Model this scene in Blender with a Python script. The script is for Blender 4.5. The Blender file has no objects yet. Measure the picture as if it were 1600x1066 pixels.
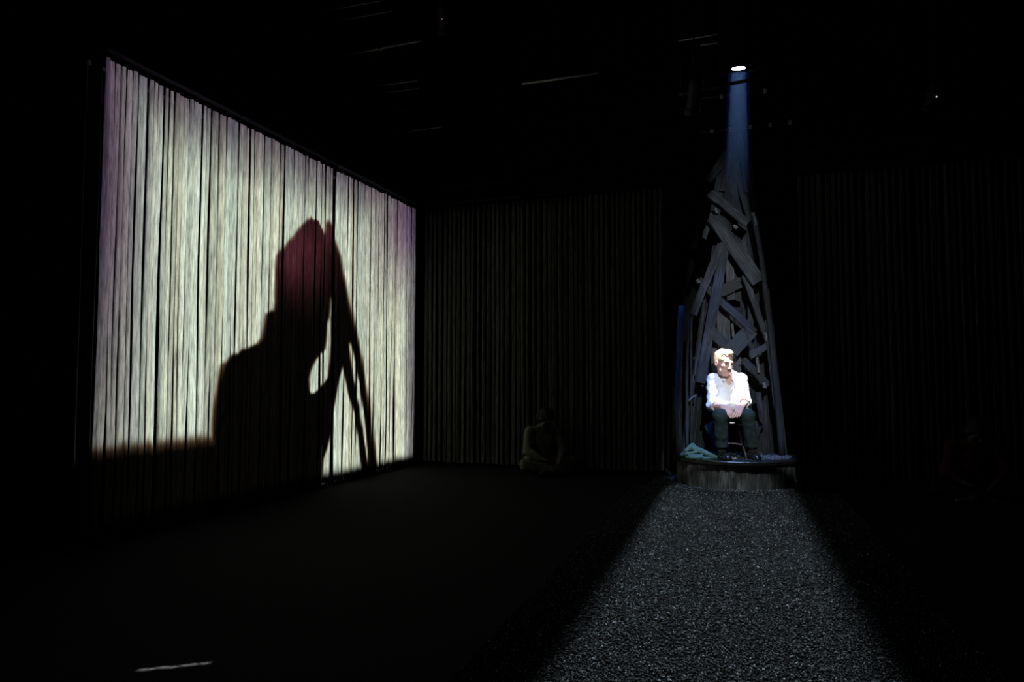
import bpy, math, random
import numpy as np
from mathutils import Vector, Matrix

random.seed(7)
rng = np.random.default_rng(7)
sc = bpy.context.scene
C = bpy.context.collection

# ------------------------------------------------------------------ camera, world, exposure
F, CX, CY, HOR, CAMH = 1100.0, 800.0, 533.0, 593.0, 1.15
TH = math.atan((HOR - CY) / F)
cd = bpy.data.cameras.new('camera'); cam = bpy.data.objects.new('camera', cd); C.objects.link(cam)
cd.sensor_width = 36.0; cd.lens = F / 1600.0 * 36.0
cd.clip_start = 0.05; cd.clip_end = 100
cam.location = (0, 0, CAMH); cam.rotation_euler = (math.pi / 2 + TH, 0, 0)
sc.camera = cam
vs = sc.view_settings
vs.view_transform = 'Standard'; vs.look = 'None'; vs.exposure = 0.0; vs.gamma = 1.0; vs.use_curve_mapping = False
w = bpy.data.worlds.new('world'); sc.world = w; w.use_nodes = True
w.node_tree.nodes['Background'].inputs[0].default_value = (0.85, 0.9, 1.0, 1)
w.node_tree.nodes['Background'].inputs[1].default_value = 0.0009


def at(px, py, Y):
    """point of the place seen at a pixel of the 1600x1066 frame, at depth Y"""
    xc, yc = (px - CX) / F, (CY - py) / F
    d = Vector((xc, math.cos(TH) - yc * math.sin(TH), math.sin(TH) + yc * math.cos(TH)))
    return Vector((0, 0, CAMH)) + d * (Y / d.y)


def at_z(px, py, z):
    p = at(px, py, 1.0) - Vector((0, 0, CAMH))
    return Vector((0, 0, CAMH)) + p * ((z - CAMH) / p.z)


# the two curtain lines meet in a right angle at CORNER
ALPHA = math.radians(19.66)
DT = Vector((-math.sin(ALPHA), -math.cos(ALPHA), 0))      # along the left curtain, towards the audience
DN = Vector((math.cos(ALPHA), -math.sin(ALPHA), 0))       # normal of the left curtain = along the back curtain
CORNER = at(650, 725, 9.58); CORNER.z = 0.0
CURT_H = 3.47
Z0 = 0.329                                                # platform top
PLAT = Vector((2.405, 7.655, 0)); PR = 0.626

# ------------------------------------------------------------------ light-node helper
class NT:
    def __init__(s, tree): s.t = tree
    def n(s, kind, **kw):
        nd = s.t.nodes.new(kind)
        for k, v in kw.items(): setattr(nd, k, v)
        return nd
    def lk(s, a, b): s.t.links.new(a, b)
    def m(s, op, a, b=None, c=None, clamp=False):
        nd = s.n('ShaderNodeMath', operation=op); nd.use_clamp = clamp
        for i, v in enumerate((a, b, c)):
            if v is None: continue
            if isinstance(v, (int, float)): nd.inputs[i].default_value = v
            else: s.lk(v, nd.inputs[i])
        return nd.outputs[0]
    def dot(s, a, v):
        nd = s.n('ShaderNodeVectorMath', operation='DOT_PRODUCT'); s.lk(a, nd.inputs[0]); nd.inputs[1].default_value = v
        return nd.outputs['Value']
    def step(s, v, a, b):
        """0 at a, 1 at b, smooth"""
        nd = s.n('ShaderNodeMapRange', interpolation_type='SMOOTHSTEP')
        s.lk(v, nd.inputs[0])
        if a < b:
            nd.inputs[1].default_value, nd.inputs[2].default_value = a, b
            nd.inputs[3].default_value, nd.inputs[4].default_value = 0, 1
        else:
            nd.inputs[1].default_value, nd.inputs[2].default_value = b, a
            nd.inputs[3].default_value, nd.inputs[4].default_value = 1, 0
        return nd.outputs[0]
    def curve(s, v, pts):
        nd = s.n('ShaderNodeFloatCurve'); s.lk(v, nd.inputs['Value'])
        c = nd.mapping.curves[0]
        pts = sorted(pts)
        c.points[0].location = pts[0]; c.points[1].location = pts[-1]
        for p in pts[1:-1]: c.points.new(*p)
        for p in c.points: p.handle_type = 'VECTOR'
        nd.mapping.update()
        return nd.outputs[0]
    def mix(s, f, a, b):
        nd = s.n('ShaderNodeMix', data_type='RGBA')
        for sk, v in ((nd.inputs[0], f), (nd.inputs[6], a), (nd.inputs[7], b)):
            if isinstance(v, tuple): sk.default_value = v if len(v) == 4 else (*v, 1)
            elif isinstance(v, (int, float)): sk.default_value = v
            else: s.lk(v, sk)
        return nd.outputs[2]
    def comb(s, x, y, z):
        nd = s.n('ShaderNodeCombineXYZ')
        for i, v in enumerate((x, y, z)):
            if isinstance(v, (int, float)): nd.inputs[i].default_value = v
            else: s.lk(v, nd.inputs[i])
        return nd.outputs[0]
    def noise(s, vec, scale, detail=2.0, rough=0.5):
        nd = s.n('ShaderNodeTexNoise'); nd.inputs['Scale'].default_value = scale
        nd.inputs['Detail'].default_value = detail; nd.inputs['Roughness'].default_value = rough
        if vec is not None: s.lk(vec, nd.inputs['Vector'])
        return nd.outputs['Fac']
    def ramp(s, v, stops):
        nd = s.n('ShaderNodeValToRGB'); s.lk(v, nd.inputs[0])
        el = nd.color_ramp.elements
        el[0].position = stops[0][0]; el[0].color = (*stops[0][1][:3], 1); el[1].position = stops[-1][0]; el[1].color = (*stops[-1][1][:3], 1)
        for p, c in stops[1:-1]: e = el.new(p); e.color = (*c[:3], 1)
        return nd.outputs[0]


def spot(name, loc, aim, size, power, radius):
    L = bpy.data.lights.new(name, 'SPOT'); o = bpy.data.objects.new(name, L); C.objects.link(o)
    o.location = loc; o.rotation_euler = (Vector(aim) - Vector(loc)).to_track_quat('-Z', 'Y').to_euler()
    L.energy = power; L.spot_size = size; L.spot_blend = 0.0; L.shadow_soft_size = radius
    L.use_nodes = True
    return o, L, NT(L.node_tree)


# ------------------------------------------------------------------ the projector: a slide thrown square onto the left curtain
def wall_tz(px, py):
    o = Vector((0, 0, CAMH)); d = at(px, py, 1.0) - o
    k = (CORNER - o).dot(DN) / d.dot(DN)
    p = o + d * k
    return (p - CORNER).dot(DT), p.z

PJ_T, PJ_D, PJ_Z = 4.0, 5.4, 5.0
PJ = CORNER + DT * PJ_T + DN * PJ_D; PJ.z = PJ_Z
aim = CORNER + DT * 2.5; aim.z = 1.9
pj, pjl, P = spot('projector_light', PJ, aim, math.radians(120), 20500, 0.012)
inc = P.n('ShaderNodeNewGeometry').outputs['Incoming']
cn = P.m('MULTIPLY', P.dot(inc, DN), -1.0)
tt = P.m('ADD', P.m('MULTIPLY', P.m('DIVIDE', P.dot(inc, DT), cn), PJ_D), PJ_T)
zz = P.m('ADD', P.m('MULTIPLY', P.m('DIVIDE', P.dot(inc, (0, 0, 1)), cn), PJ_D), PJ_Z)
jit = P.noise(P.comb(P.m('MULTIPLY', tt, 16.0), 0.0, 0.0), 1.0, 1.0)
zj = P.m('ADD', zz, P.m('MULTIPLY', P.m('SUBTRACT', jit, 0.5), 0.08))
zn = P.m('DIVIDE', zj, 4.0)
def edge(pts):
    q = []
    for px, py in pts:
        t, z = wall_tz(px, py); q.append((min(max(z / 4.0, 0), 1), min(max(t / 5.5, 0), 1)))
    q.sort()
    q = [(0.0, q[0][1])] + q + [(1.0, q[-1][1])]
    out = []
    for z, t in q:
        if out and z - out[-1][0] < 0.002: z = out[-1][0] + 0.002
        out.append((z, t))
    return P.m('MULTIPLY', P.curve(zn, out), 5.5)
def band(lo_right, hi_left, soft):
    """1 where hi_left > t > lo_right"""
    a = P.step(P.m('SUBTRACT', hi_left, tt), -soft, soft)
    b = P.step(P.m('SUBTRACT', tt, lo_right), -soft, soft)
    return P.m('MULTIPLY', a, b)
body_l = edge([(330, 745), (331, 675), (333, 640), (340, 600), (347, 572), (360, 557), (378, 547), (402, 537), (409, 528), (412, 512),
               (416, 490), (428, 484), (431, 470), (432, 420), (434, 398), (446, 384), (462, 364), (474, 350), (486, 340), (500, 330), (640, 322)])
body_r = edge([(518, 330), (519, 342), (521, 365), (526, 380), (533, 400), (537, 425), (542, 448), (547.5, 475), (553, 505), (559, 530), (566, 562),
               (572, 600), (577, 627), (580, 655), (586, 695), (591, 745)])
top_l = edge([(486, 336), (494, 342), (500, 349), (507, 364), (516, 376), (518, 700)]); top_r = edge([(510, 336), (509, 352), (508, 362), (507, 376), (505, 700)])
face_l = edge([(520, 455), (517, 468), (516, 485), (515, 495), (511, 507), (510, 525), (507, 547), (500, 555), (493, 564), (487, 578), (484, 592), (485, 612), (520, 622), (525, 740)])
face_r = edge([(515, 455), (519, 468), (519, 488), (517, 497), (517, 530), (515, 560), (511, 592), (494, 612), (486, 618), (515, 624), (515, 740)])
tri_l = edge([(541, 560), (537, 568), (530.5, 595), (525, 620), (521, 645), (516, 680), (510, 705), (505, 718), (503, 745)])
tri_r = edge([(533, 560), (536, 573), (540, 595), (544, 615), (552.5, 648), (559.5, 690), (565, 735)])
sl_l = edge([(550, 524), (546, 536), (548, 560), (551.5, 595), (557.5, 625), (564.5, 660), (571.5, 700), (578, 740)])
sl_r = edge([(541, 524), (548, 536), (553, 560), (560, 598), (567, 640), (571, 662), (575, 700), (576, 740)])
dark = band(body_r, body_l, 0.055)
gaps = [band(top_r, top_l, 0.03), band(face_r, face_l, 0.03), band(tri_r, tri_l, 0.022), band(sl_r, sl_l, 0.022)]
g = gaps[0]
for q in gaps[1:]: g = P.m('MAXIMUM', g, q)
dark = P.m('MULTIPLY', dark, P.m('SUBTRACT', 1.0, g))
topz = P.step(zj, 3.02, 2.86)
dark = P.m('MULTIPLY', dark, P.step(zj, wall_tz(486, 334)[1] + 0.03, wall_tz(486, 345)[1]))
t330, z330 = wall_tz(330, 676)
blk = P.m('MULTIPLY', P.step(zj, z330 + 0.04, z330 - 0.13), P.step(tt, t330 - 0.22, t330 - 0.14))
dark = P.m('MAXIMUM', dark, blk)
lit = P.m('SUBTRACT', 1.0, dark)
warm = P.ramp(lit, [(0.0, (0.003, 0.0024, 0.002)), (0.08, (0.026, 0.013, 0.008)), (0.3, (0.075, 0.04, 0.027)), (0.55, (0.28, 0.19, 0.15)), (1.0, (1, 1, 1))])
# reddish glow through the hair
th, zh = wall_tz(462, 388); tp, zp = wall_tz(515, 356)
def blob(t0, z0, st, sz):
    a = P.m('POWER', P.m('DIVIDE', P.m('SUBTRACT', tt, t0), st), 2.0); b = P.m('POWER', P.m('DIVIDE', P.m('SUBTRACT', zz, z0), sz), 2.0)
    return P.m('EXPONENT', P.m('MULTIPLY', P.m('ADD', a, b), -1.0))
red = P.m('ADD', blob(th, zh, 0.5, 0.36), P.m('MULTIPLY', blob(tp, zp, 0.16, 0.2), 0.7), clamp=True)
redc = P.mix(P.m('MULTIPLY', red, dark), (0, 0, 0), (0.115, 0.027, 0.044))
# purple rim of the picture, brightness and frame
tl = wall_tz(150, 500)[0]; tr = wall_tz(648, 500)[0]
wl = P.m('SUBTRACT', 1.0, P.step(tt, tl, tl - 0.8)); wl = P.m('MULTIPLY', wl, P.step(zz, -1.2, 2.6))
wr = P.m('MAXIMUM', P.m('MULTIPLY', P.step(tt, tr + 2.0, tr + 0.2), P.step(zz, 1.5, 3.2)), P.m('MULTIPLY', P.step(tt, tr + 0.42, tr), 0.75))
wt = P.m('MULTIPLY', P.step(zz, 2.75, 3.5), 0.85)
pur = P.m('MAXIMUM', P.m('MAXIMUM', wl, wr), wt)
base = P.mix(pur, (0.92, 1.0, 0.89), (0.235, 0.155, 0.275))
cloud = P.m('ADD', 0.86, P.m('MULTIPLY', P.noise(P.comb(P.m('MULTIPLY', tt, 3.0), P.m('MULTIPLY', zz, 1.4), 0.0), 1.0, 3.0), 0.28))
frame = P.m('MULTIPLY', P.m('MULTIPLY', P.step(tt, tl + 0.01, tl - 0.02), P.step(tt, tr - 0.01, tr + 0.05)),
            P.m('MULTIPLY', P.step(zz, 0.09, 0.22), P.step(zz, 3.55, 3.49)))
# the lens evens out the picture over its slanted throw
ci = P.m('ABSOLUTE', cn)
lift = P.m('MINIMUM', P.m('DIVIDE', 0.42, P.m('POWER', ci, 3.0)), 3.0)
vm = P.n('ShaderNodeVectorMath', operation='MULTIPLY'); P.lk(base, vm.inputs[0]); P.lk(warm, vm.inputs[1])
va = P.n('ShaderNodeVectorMath', operation='ADD'); P.lk(vm.outputs[0], va.inputs[0]); P.lk(redc, va.inputs[1])
# a sliver of stray light that leaks past the lens and lands on the floor nearest the audience
stray_a, stray_b = at_z(213, 1048, 0.0), at_z(330, 1036, 0.0)
def slide_uv(p):
    d = p - PJ; c = -d.dot(DN)
    return PJ_T + PJ_D * d.dot(DT) / c, PJ_Z + PJ_D * d.z / c
(ta, za), (tb, zb) = slide_uv(stray_a), slide_uv(stray_b)
ln = math.hypot(tb - ta, zb - za); ex, ez = (tb - ta) / ln, (zb - za) / ln
u = P.m('ADD', P.m('MULTIPLY', P.m('SUBTRACT', tt, ta), ex), P.m('MULTIPLY', P.m('SUBTRACT', zz, za), ez))
v = P.m('ADD', P.m('MULTIPLY', P.m('SUBTRACT', tt, ta), -ez), P.m('MULTIPLY', P.m('SUBTRACT', zz, za), ex))
stray = P.m('MULTIPLY', P.m('MULTIPLY', P.step(u, 0.0, 0.03), P.step(u, ln, ln - 0.03)), P.step(P.m('ABSOLUTE', P.m('ADD', v, P.m('MULTIPLY', P.m('SUBTRACT', P.noise(P.comb(P.m('MULTIPLY', u, 9.0), 3.0, 0.0), 1.0, 2.0), 0.5), 0.07))), 0.024, 0.008))
brk = P.step(P.noise(P.comb(P.m('MULTIPLY', u, 30.0), P.m('MULTIPLY', v, 60.0), 0.0), 1.0, 3.0), 0.47, 0.58)
stray = P.m('MULTIPLY', P.m('MULTIPLY', stray, brk), 2.2)
vig = P.m('SUBTRACT', 1.0, P.m('MULTIPLY', P.m('MAXIMUM', P.step(zz, 2.7, 3.55), P.m('MAXIMUM', P.step(tt, tl - 0.5, tl), P.step(tt, tr + 0.3, tr))), 0.42))     # the lens falls off towards the picture's edges
tot = P.m('MULTIPLY', P.m('MULTIPLY', P.m('MULTIPLY', frame, cloud), lift), vig)
vsn = P.n('ShaderNodeVectorMath', operation='SCALE'); P.lk(va.outputs[0], vsn.inputs[0]); P.lk(tot, vsn.inputs['Scale'])
em = [n for n in P.t.nodes if n.type == 'EMISSION'][0]
vst = P.n('ShaderNodeVectorMath', operation='ADD'); P.lk(vsn.outputs[0], vst.inputs[0]); P.lk(P.comb(stray, stray, stray), vst.inputs[1])
P.lk(vst.outputs[0], em.inputs['Color'])

# ------------------------------------------------------------------ the overhead spot on the seated man
LENS = at(1154, 104, 6.95)
AIMP = Vector((2.36, 7.58, Z0))
ax = (AIMP - LENS).normalized()
LAMP = LENS - ax * 1.5
sp, spl, S = spot('overhead_spot_light', LAMP, AIMP, 2 * math.atan(0.114), 8000, 0.02)      # an added filter ring in its mouth tints all but the core blue
spl.use_nodes = False; spl.spot_blend = 0.25; spl.color = (0.95, 0.97, 1.0)

# ------------------------------------------------------------------ two small blue lamps that graze the outer poles of the tower
for nm, loc, aim_, pw, cl in (('blue_side_light', (0.9, 6.3, 5.3), (1.88, 7.56, 1.30), 620, (0.06, 0.26, 1.0)), ('violet_side_light', (4.1, 6.3, 5.3), (2.93, 7.60, 1.35), 260, (0.22, 0.20, 1.0))):
    _o, _l, _n = spot(nm, loc, aim_, math.radians(9.5), pw, 0.03)
    _l.use_nodes = False; _l.spot_blend = 0.7; _l.color = cl

# ------------------------------------------------------------------ the front spot, shuttered to the tower, high over the audience
FS = Vector((1.3, 1.2, 4.5)); FC = Vector((2.40, 7.70, 1.5))
fdv = Vector((FC.x - FS.x, FC.y - FS.y, 0)).normalized(); fsv = Vector((fdv.y, -fdv.x, 0)); FD = (FC - FS).dot(fdv)
fs, fsl, Q = spot('front_spot_light', FS, FC, math.radians(50), 1700, 0.04)
inc = Q.n('ShaderNodeNewGeometry').outputs['Incoming']
cf = Q.dot(inc, fdv)
fx_ = Q.m('MULTIPLY', Q.m('DIVIDE', Q.dot(inc, fsv), cf), FD)
fz_ = Q.m('ADD', Q.m('MULTIPLY', Q.m('DIVIDE', Q.dot(inc, (0, 0, 1)), cf), FD), FS.z)
half = Q.m('SUBTRACT', 0.66, Q.m('MULTIPLY', Q.m('MAXIMUM', Q.m('SUBTRACT', fz_, 0.6), 0.0), 0.165))
rel = Q.m('DIVIDE', Q.m('ABSOLUTE', fx_), half)
mk = Q.m('MULTIPLY', Q.step(rel, 1.05, 0.75), Q.m('MULTIPLY', Q.step(fz_, -0.15, 0.12), Q.step(fz_, 3.9, 2.4)))
em = [n for n in Q.t.nodes if n.type == 'EMISSION'][0]; Q.lk(Q.mix(mk, (0, 0, 0), (0.82, 0.91, 1.0)), em.inputs['Color'])

# ------------------------------------------------------------------ the framed spot that lays a lane of light on the gravel
LA, LB = Vector((2.24, 7.25, 0)), Vector((0.78, 2.60, 0))      # middle of the lane, far and near
ld = (LB - LA).normalized(); lnn = Vector((-ld.y, ld.x, 0))
LN = LA + ld * 2.6 + Vector((0, 0, 5.6))
lp, lpl, G = spot('lane_light', LN, LA + ld * 2.6, math.radians(110), 950, 0.03)
inc = G.n('ShaderNodeNewGeometry').outputs['Incoming']
cz = G.dot(inc, (0, 0, 1))
along = G.m('MULTIPLY', G.m('DIVIDE', G.dot(inc, ld), G.m('MULTIPLY', cz, -1.0)), 5.6)
side = G.m('MULTIPLY', G.m('DIVIDE', G.dot(inc, lnn), G.m('MULTIPLY', cz, -1.0)), 5.6)
mask = G.m('MULTIPLY', G.m('MULTIPLY', G.step(side, -0.73, -0.57), G.step(side, 0.68, 0.44)), G.m('MULTIPLY', G.step(along, -2.78, -2.5), G.step(along, 5.0, 4.0)))
colg = G.mix(mask, (0, 0, 0), (0.80, 0.92, 1.0))
em = [n for n in G.t.nodes if n.type == 'EMISSION'][0]; G.lk(colg, em.inputs['Color'])

# ------------------------------------------------------------------ materials
def mat(name, col, rough=0.8, var=0.0, scale=8.0, stretch=(1, 1, 1), metal=0.0, bump=0.0, objvar=0.0, spec=0.5, col2=None, detail=4.0, patch=0.0):
    m = bpy.data.materials.new(name); m.use_nodes = True
    t = NT(m.node_tree); b = m.node_tree.nodes['Principled BSDF']
    b.inputs['Roughness'].default_value = rough; b.inputs['Metallic'].default_value = metal
    b.inputs['Specular IOR Level'].default_value = spec
    col2 = col2 or tuple(c * (1 - var) for c in col)
    hi = tuple(min(1, c * (1 + var)) for c in col)
    tc = t.n('ShaderNodeTexCoord').outputs['Object']
    mp = t.n('ShaderNodeMapping'); t.lk(tc, mp.inputs[0]); mp.inputs['Scale'].default_value = stretch
    vec = mp.outputs[0]
    if objvar:
        oi = t.n('ShaderNodeObjectInfo').outputs['Random']
        sh = t.n('ShaderNodeVectorMath', operation='ADD'); t.lk(vec, sh.inputs[0]); t.lk(t.comb(t.m('MULTIPLY', oi, 37.0), t.m('MULTIPLY', oi, 11.0), t.m('MULTIPLY', oi, 53.0)), sh.inputs[1])
        vec = sh.outputs[0]
    f = t.noise(vec, scale, detail, 0.6)
    c = t.ramp(f, [(0.3, col2), (0.7, hi)])
    if objvar:
        k = t.m('ADD', 1 - objvar, t.m('MULTIPLY', oi, 2 * objvar))
        sc_ = t.n('ShaderNodeVectorMath', operation='SCALE'); t.lk(c, sc_.inputs[0]); t.lk(k, sc_.inputs['Scale']); c = sc_.outputs[0]
    if patch:
        pf = t.noise(vec, scale * 0.5, 3.0, 0.6)
        mp2 = t.n('ShaderNodeMapping'); t.lk(tc, mp2.inputs[0]); mp2.inputs['Scale'].default_value = (1.5, 1.5, 0.8); t.lk(mp2.outputs[0], pf.node.inputs['Vector'])
        if objvar:
            sh2 = t.n('ShaderNodeVectorMath', operation='ADD'); t.lk(mp2.outputs[0], sh2.inputs[0]); t.lk(t.comb(t.m('MULTIPLY', oi, 91.0), 0.0, t.m('MULTIPLY', oi, 23.0)), sh2.inputs[1]); t.lk(sh2.outputs[0], pf.node.inputs['Vector'])
        sc2 = t.n('ShaderNodeVectorMath', operation='SCALE'); t.lk(c, sc2.inputs[0]); t.lk(t.m('SUBTRACT', 1.0 + patch * 0.6, t.m('MULTIPLY', t.step(pf, 0.36, 0.62), patch * 1.3)), sc2.inputs['Scale']); c = sc2.outputs[0]
    t.lk(c, b.inputs['Base Color'])
    if bump:
        bp = t.n('ShaderNodeBump'); bp.inputs['Strength'].default_value = bump; bp.inputs['Distance'].default_value = 0.01
        t.lk(f, bp.inputs['Height']); t.lk(bp.outputs[0], b.inputs['Normal'])
    return m

M = {}
M['black'] = mat('black_paint', (0.004, 0.004, 0.004), 0.95, 0.3, spec=0.1)
M['floor'] = mat('dark_gravel_ground', (0.008, 0.0083, 0.009), 0.95, 0.8, scale=90, bump=1.0, spec=0.2)
M['strip'] = mat('worn_felt', (0.074, 0.075, 0.067), 0.95, 0.55, scale=7.0, stretch=(8, 8, 0.9), objvar=0.26, bump=0.6, spec=0.12, detail=6)
_t = NT(M['strip'].node_tree); _b = M['strip'].node_tree.nodes['Principled BSDF']; _c = _b.inputs['Base Color'].links[0].from_socket
_r = _t.n('ShaderNodeObjectInfo').outputs['Random']; _h = _t.m('FRACT', _t.m('MULTIPLY', _r, 7.31))
_tint = _t.ramp(_h, [(0.0, (0.94, 1.0, 1.03)), (0.5, (1.0, 1.0, 0.99)), (1.0, (1.05, 0.99, 0.91))])
_v = _t.n('ShaderNodeVectorMath', operation='MULTIPLY'); _t.lk(_c, _v.inputs[0]); _t.lk(_tint, _v.inputs[1]); _t.lk(_v.outputs[0], _b.inputs['Base Color'])
M['rail'] = mat('dull_black_rail', (0.004, 0.004, 0.005), 0.8, 0.2, spec=0.15)
M['wood'] = mat('charred_wood', (0.017, 0.0188, 0.022), 0.8, 0.9, scale=6.0, stretch=(18, 18, 0.7), objvar=0.5, bump=1.0, spec=0.35, detail=6, patch=0.6)
M['wood_pale'] = mat('weathered_grey_wood', (0.027, 0.029, 0.032), 0.85, 0.85, scale=6.0, stretch=(16, 16, 0.7), objvar=0.35, bump=0.9, spec=0.3, detail=6, patch=0.55)
M['wood_dark'] = mat('tarred_wood', (0.010, 0.0135, 0.015), 0.7, 0.5, scale=6.0, stretch=(9, 9, 0.8), objvar=0.3, bump=0.8, spec=0.4)
M['stave'] = mat('rain_streaked_wood', (0.085, 0.084, 0.077), 0.7, 0.95, scale=5.0, stretch=(14, 14, 1.4), objvar=0.6, bump=1.0, spec=0.45, detail=6, patch=0.7)
M['rim'] = mat('wet_dark_metal', (0.05, 0.045, 0.035), 0.28, 0.6, scale=30, metal=0.6, bump=0.5)
M['pipe'] = mat('scuffed_steel', (0.62, 0.62, 0.58), 0.55, 0.25, scale=14)
M['fixture'] = mat('matt_black_metal', (0.02, 0.02, 0.022), 0.6, 0.2)
M['clamp'] = mat('pale_clamp_metal', (0.45, 0.43, 0.42), 0.6, 0.2)
M['skin'] = mat('skin', (0.62, 0.36, 0.30), 0.5, 0.08, scale=25, spec=0.35)
M['skin_shaded'] = mat('painted_shade_skin', (0.10, 0.06, 0.045), 0.6, 0.08, scale=25)  # skin of the two sitters, with the darkness around them painted into it
M['hair'] = mat('ash_blond_hair', (0.46, 0.36, 0.22), 0.6, 0.45, scale=60, stretch=(1, 1, 0.4), bump=0.8)
M['shirt'] = mat('white_cotton', (0.80, 0.80, 0.82), 0.85, 0.03, scale=20, spec=0.2)
M['trouser'] = mat('dark_green_black_wool', (0.016, 0.028, 0.027), 0.85, 0.3, scale=60, spec=0.25)
M['shoe'] = mat('polished_black_leather', (0.012, 0.013, 0.013), 0.22, 0.2, scale=20)
M['sock'] = mat('black_sock', (0.008, 0.008, 0.009), 0.9, 0.2, scale=80)
M['stool'] = mat('black_lacquer', (0.014, 0.013, 0.014), 0.3, 0.2)
M['stool_leg'] = mat('worn_brown_black_wood', (0.13, 0.105, 0.10), 0.4, 0.4, scale=12, stretch=(4, 4, 0.6))
M['jacket'] = mat('bottle_green_cloth', (0.062, 0.120, 0.105), 0.85, 0.25, scale=40, bump=0.3, spec=0.2)
M['eye'] = mat('dark_iris', (0.02, 0.018, 0.016), 0.2, 0.1)
M['brow'] = mat('brow_hair', (0.22, 0.14, 0.09), 0.7, 0.3, scale=80)
M['lips'] = mat('lips', (0.56, 0.27, 0.25), 0.5, 0.1)
M['button'] = mat('shirt_button', (0.6, 0.6, 0.62), 0.4, 0.05)
M['sitter_top'] = mat('grey_olive_jacket', (0.20, 0.20, 0.15), 0.9, 0.35, scale=30)
M['sitter_leg'] = mat('olive_trousers', (0.17, 0.175, 0.10), 0.9, 0.5, scale=30)
M['sitter_hair'] = mat('black_hair', (0.006, 0.006, 0.006), 0.8, 0.3)
M['red_top'] = mat('dark_red_cloth', (0.08, 0.013, 0.011), 0.9, 0.3, scale=30)
M['dark_leg'] = mat('black_cloth', (0.012, 0.012, 0.012), 0.9, 0.3, scale=30)

# ------------------------------------------------------------------ mesh helpers
def link(name, me, m=None, parent=None, smooth=False):
    o = bpy.data.objects.new(name, me); C.objects.link(o)
    if m is not None and not me.materials: me.materials.append(m)
    if parent is not None: o.parent = parent
    if smooth and len(me.polygons): me.polygons.foreach_set('use_smooth', np.ones(len(me.polygons), bool))
    return o

def mesh(name, V, Fc):
    me = bpy.data.meshes.new(name); me.from_pydata([tuple(v) for v in V], [], [tuple(f) for f in Fc]); me.update(); return me

def tag(o, label, cat, group=None, kind=None):
    if label: o['label'] = label
    if cat: o['category'] = cat
    if group: o['group'] = group
    if kind: o['kind'] = kind
    return o

def empty(name, loc, label, cat, group=None, rz=0.0):
    o = bpy.data.objects.new(name, None); C.objects.link(o); o.empty_display_size = 0.1
    o.location = loc; o.rotation_euler = (0, 0, rz); o['label'] = label; o['category'] = cat
    if group: o['group'] = group
    return o

def box_data(x0, x1, y0, y1, z0, z1):
    V = [(x0, y0, z0), (x1, y0, z0), (x1, y1, z0), (x0, y1, z0), (x0, y0, z1), (x1, y0, z1), (x1, y1, z1), (x0, y1, z1)]
    Fc = [(0, 3, 2, 1), (4, 5, 6, 7), (0, 1, 5, 4), (1, 2, 6, 5), (2, 3, 7, 6), (3, 0, 4, 7)]
    return V, Fc

def tube_data(pts, rad, n=8, cap=True):
    pts = [Vector(p) for p in pts]; V = []; Fc = []
    if not hasattr(rad, '__len__'): rad = [rad] * len(pts)
    up = Vector((0, 0, 1)) if abs((pts[-1] - pts[0]).normalized().z) < 0.9 else Vector((1, 0, 0))
    for i, p in enumerate(pts):
        d = (pts[min(i + 1, len(pts) - 1)] - pts[max(i - 1, 0)]).normalized()
        a = d.cross(up).normalized(); b = a.cross(d)
        for k in range(n):
            th = 2 * math.pi * k / n; V.append(p + (a * math.cos(th) + b * math.sin(th)) * rad[i])
    for i in range(len(pts) - 1):
        for k in range(n):
            Fc.append((i * n + k, i * n + (k + 1) % n, (i + 1) * n + (k + 1) % n, (i + 1) * n + k))
    if cap:
        Fc.append(tuple(range(n - 1, -1, -1))); Fc.append(tuple((len(pts) - 1) * n + k for k in range(n)))
    return V, [f[::-1] for f in Fc]

def lathe_data(prof, n=32, closed=False):
    V = []; Fc = []; m = len(prof)
    for k in range(n):
        a = 2 * math.pi * k / n
        for r, z in prof: V.append((r * math.cos(a), r * math.sin(a), z))
    for k in range(n):
        k2 = (k + 1) % n
        for i in range(m - 1 if not closed else m):
            j = (i + 1) % m
            Fc.append((k * m + i, k2 * m + i, k2 * m + j, k * m + j))
    return V, Fc

def axis_matrix(p, z, xhint):
    z = Vector(z).normalized(); y = z.cross(Vector(xhint)).normalized(); x = y.cross(z)
    R = Matrix((x, y, z)).transposed().to_4x4(); R.translation = p
    return R

# ------------------------------------------------------------------ the setting
def quad_struct(name, V, m, thick=None):
    o = link(name, mesh(name, V, [tuple(range(len(V)))]), m); o['kind'] = 'structure'; return o
def slab(name, p0, d, n, length, z0, z1, th):
    a = Vector(p0); b = a + d * length; off = n * th
    V = [a, b, b + off, a + off]; V = [Vector((v.x, v.y, z0)) for v in V] + [Vector((v.x, v.y, z1)) for v in V]
    Fc = [(0, 3, 2, 1), (4, 5, 6, 7), (0, 1, 5, 4), (1, 2, 6, 5), (2, 3, 7, 6), (3, 0, 4, 7)]
    o = link(name, mesh(name, V, Fc), M['black']); o['kind'] = 'structure'; return o
BACK0 = CORNER - DT * 1.1 - DN * 0.14
V, Fc = box_data(-8, 12, -1.5, 14, -0.1, 0.0)
o = link('floor', mesh('floor', V, Fc), M['floor']); o['kind'] = 'structure'
V, Fc = box_data(-8, 12, -1.5, 14, 6.6, 6.7)
o = link('ceiling', mesh('ceiling', V, Fc), M['black']); o['kind'] = 'structure'
slab('wall_back', BACK0, DN, -DT, 12.0, 0, 6.6, 0.1)
slab('wall_left', BACK0, DT, -DN, 10.5, 0, 6.6, 0.1)
slab('wall_right', BACK0 + DN * 12.0, DT, DN, 10.5, 0, 6.6, 0.1)

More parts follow.
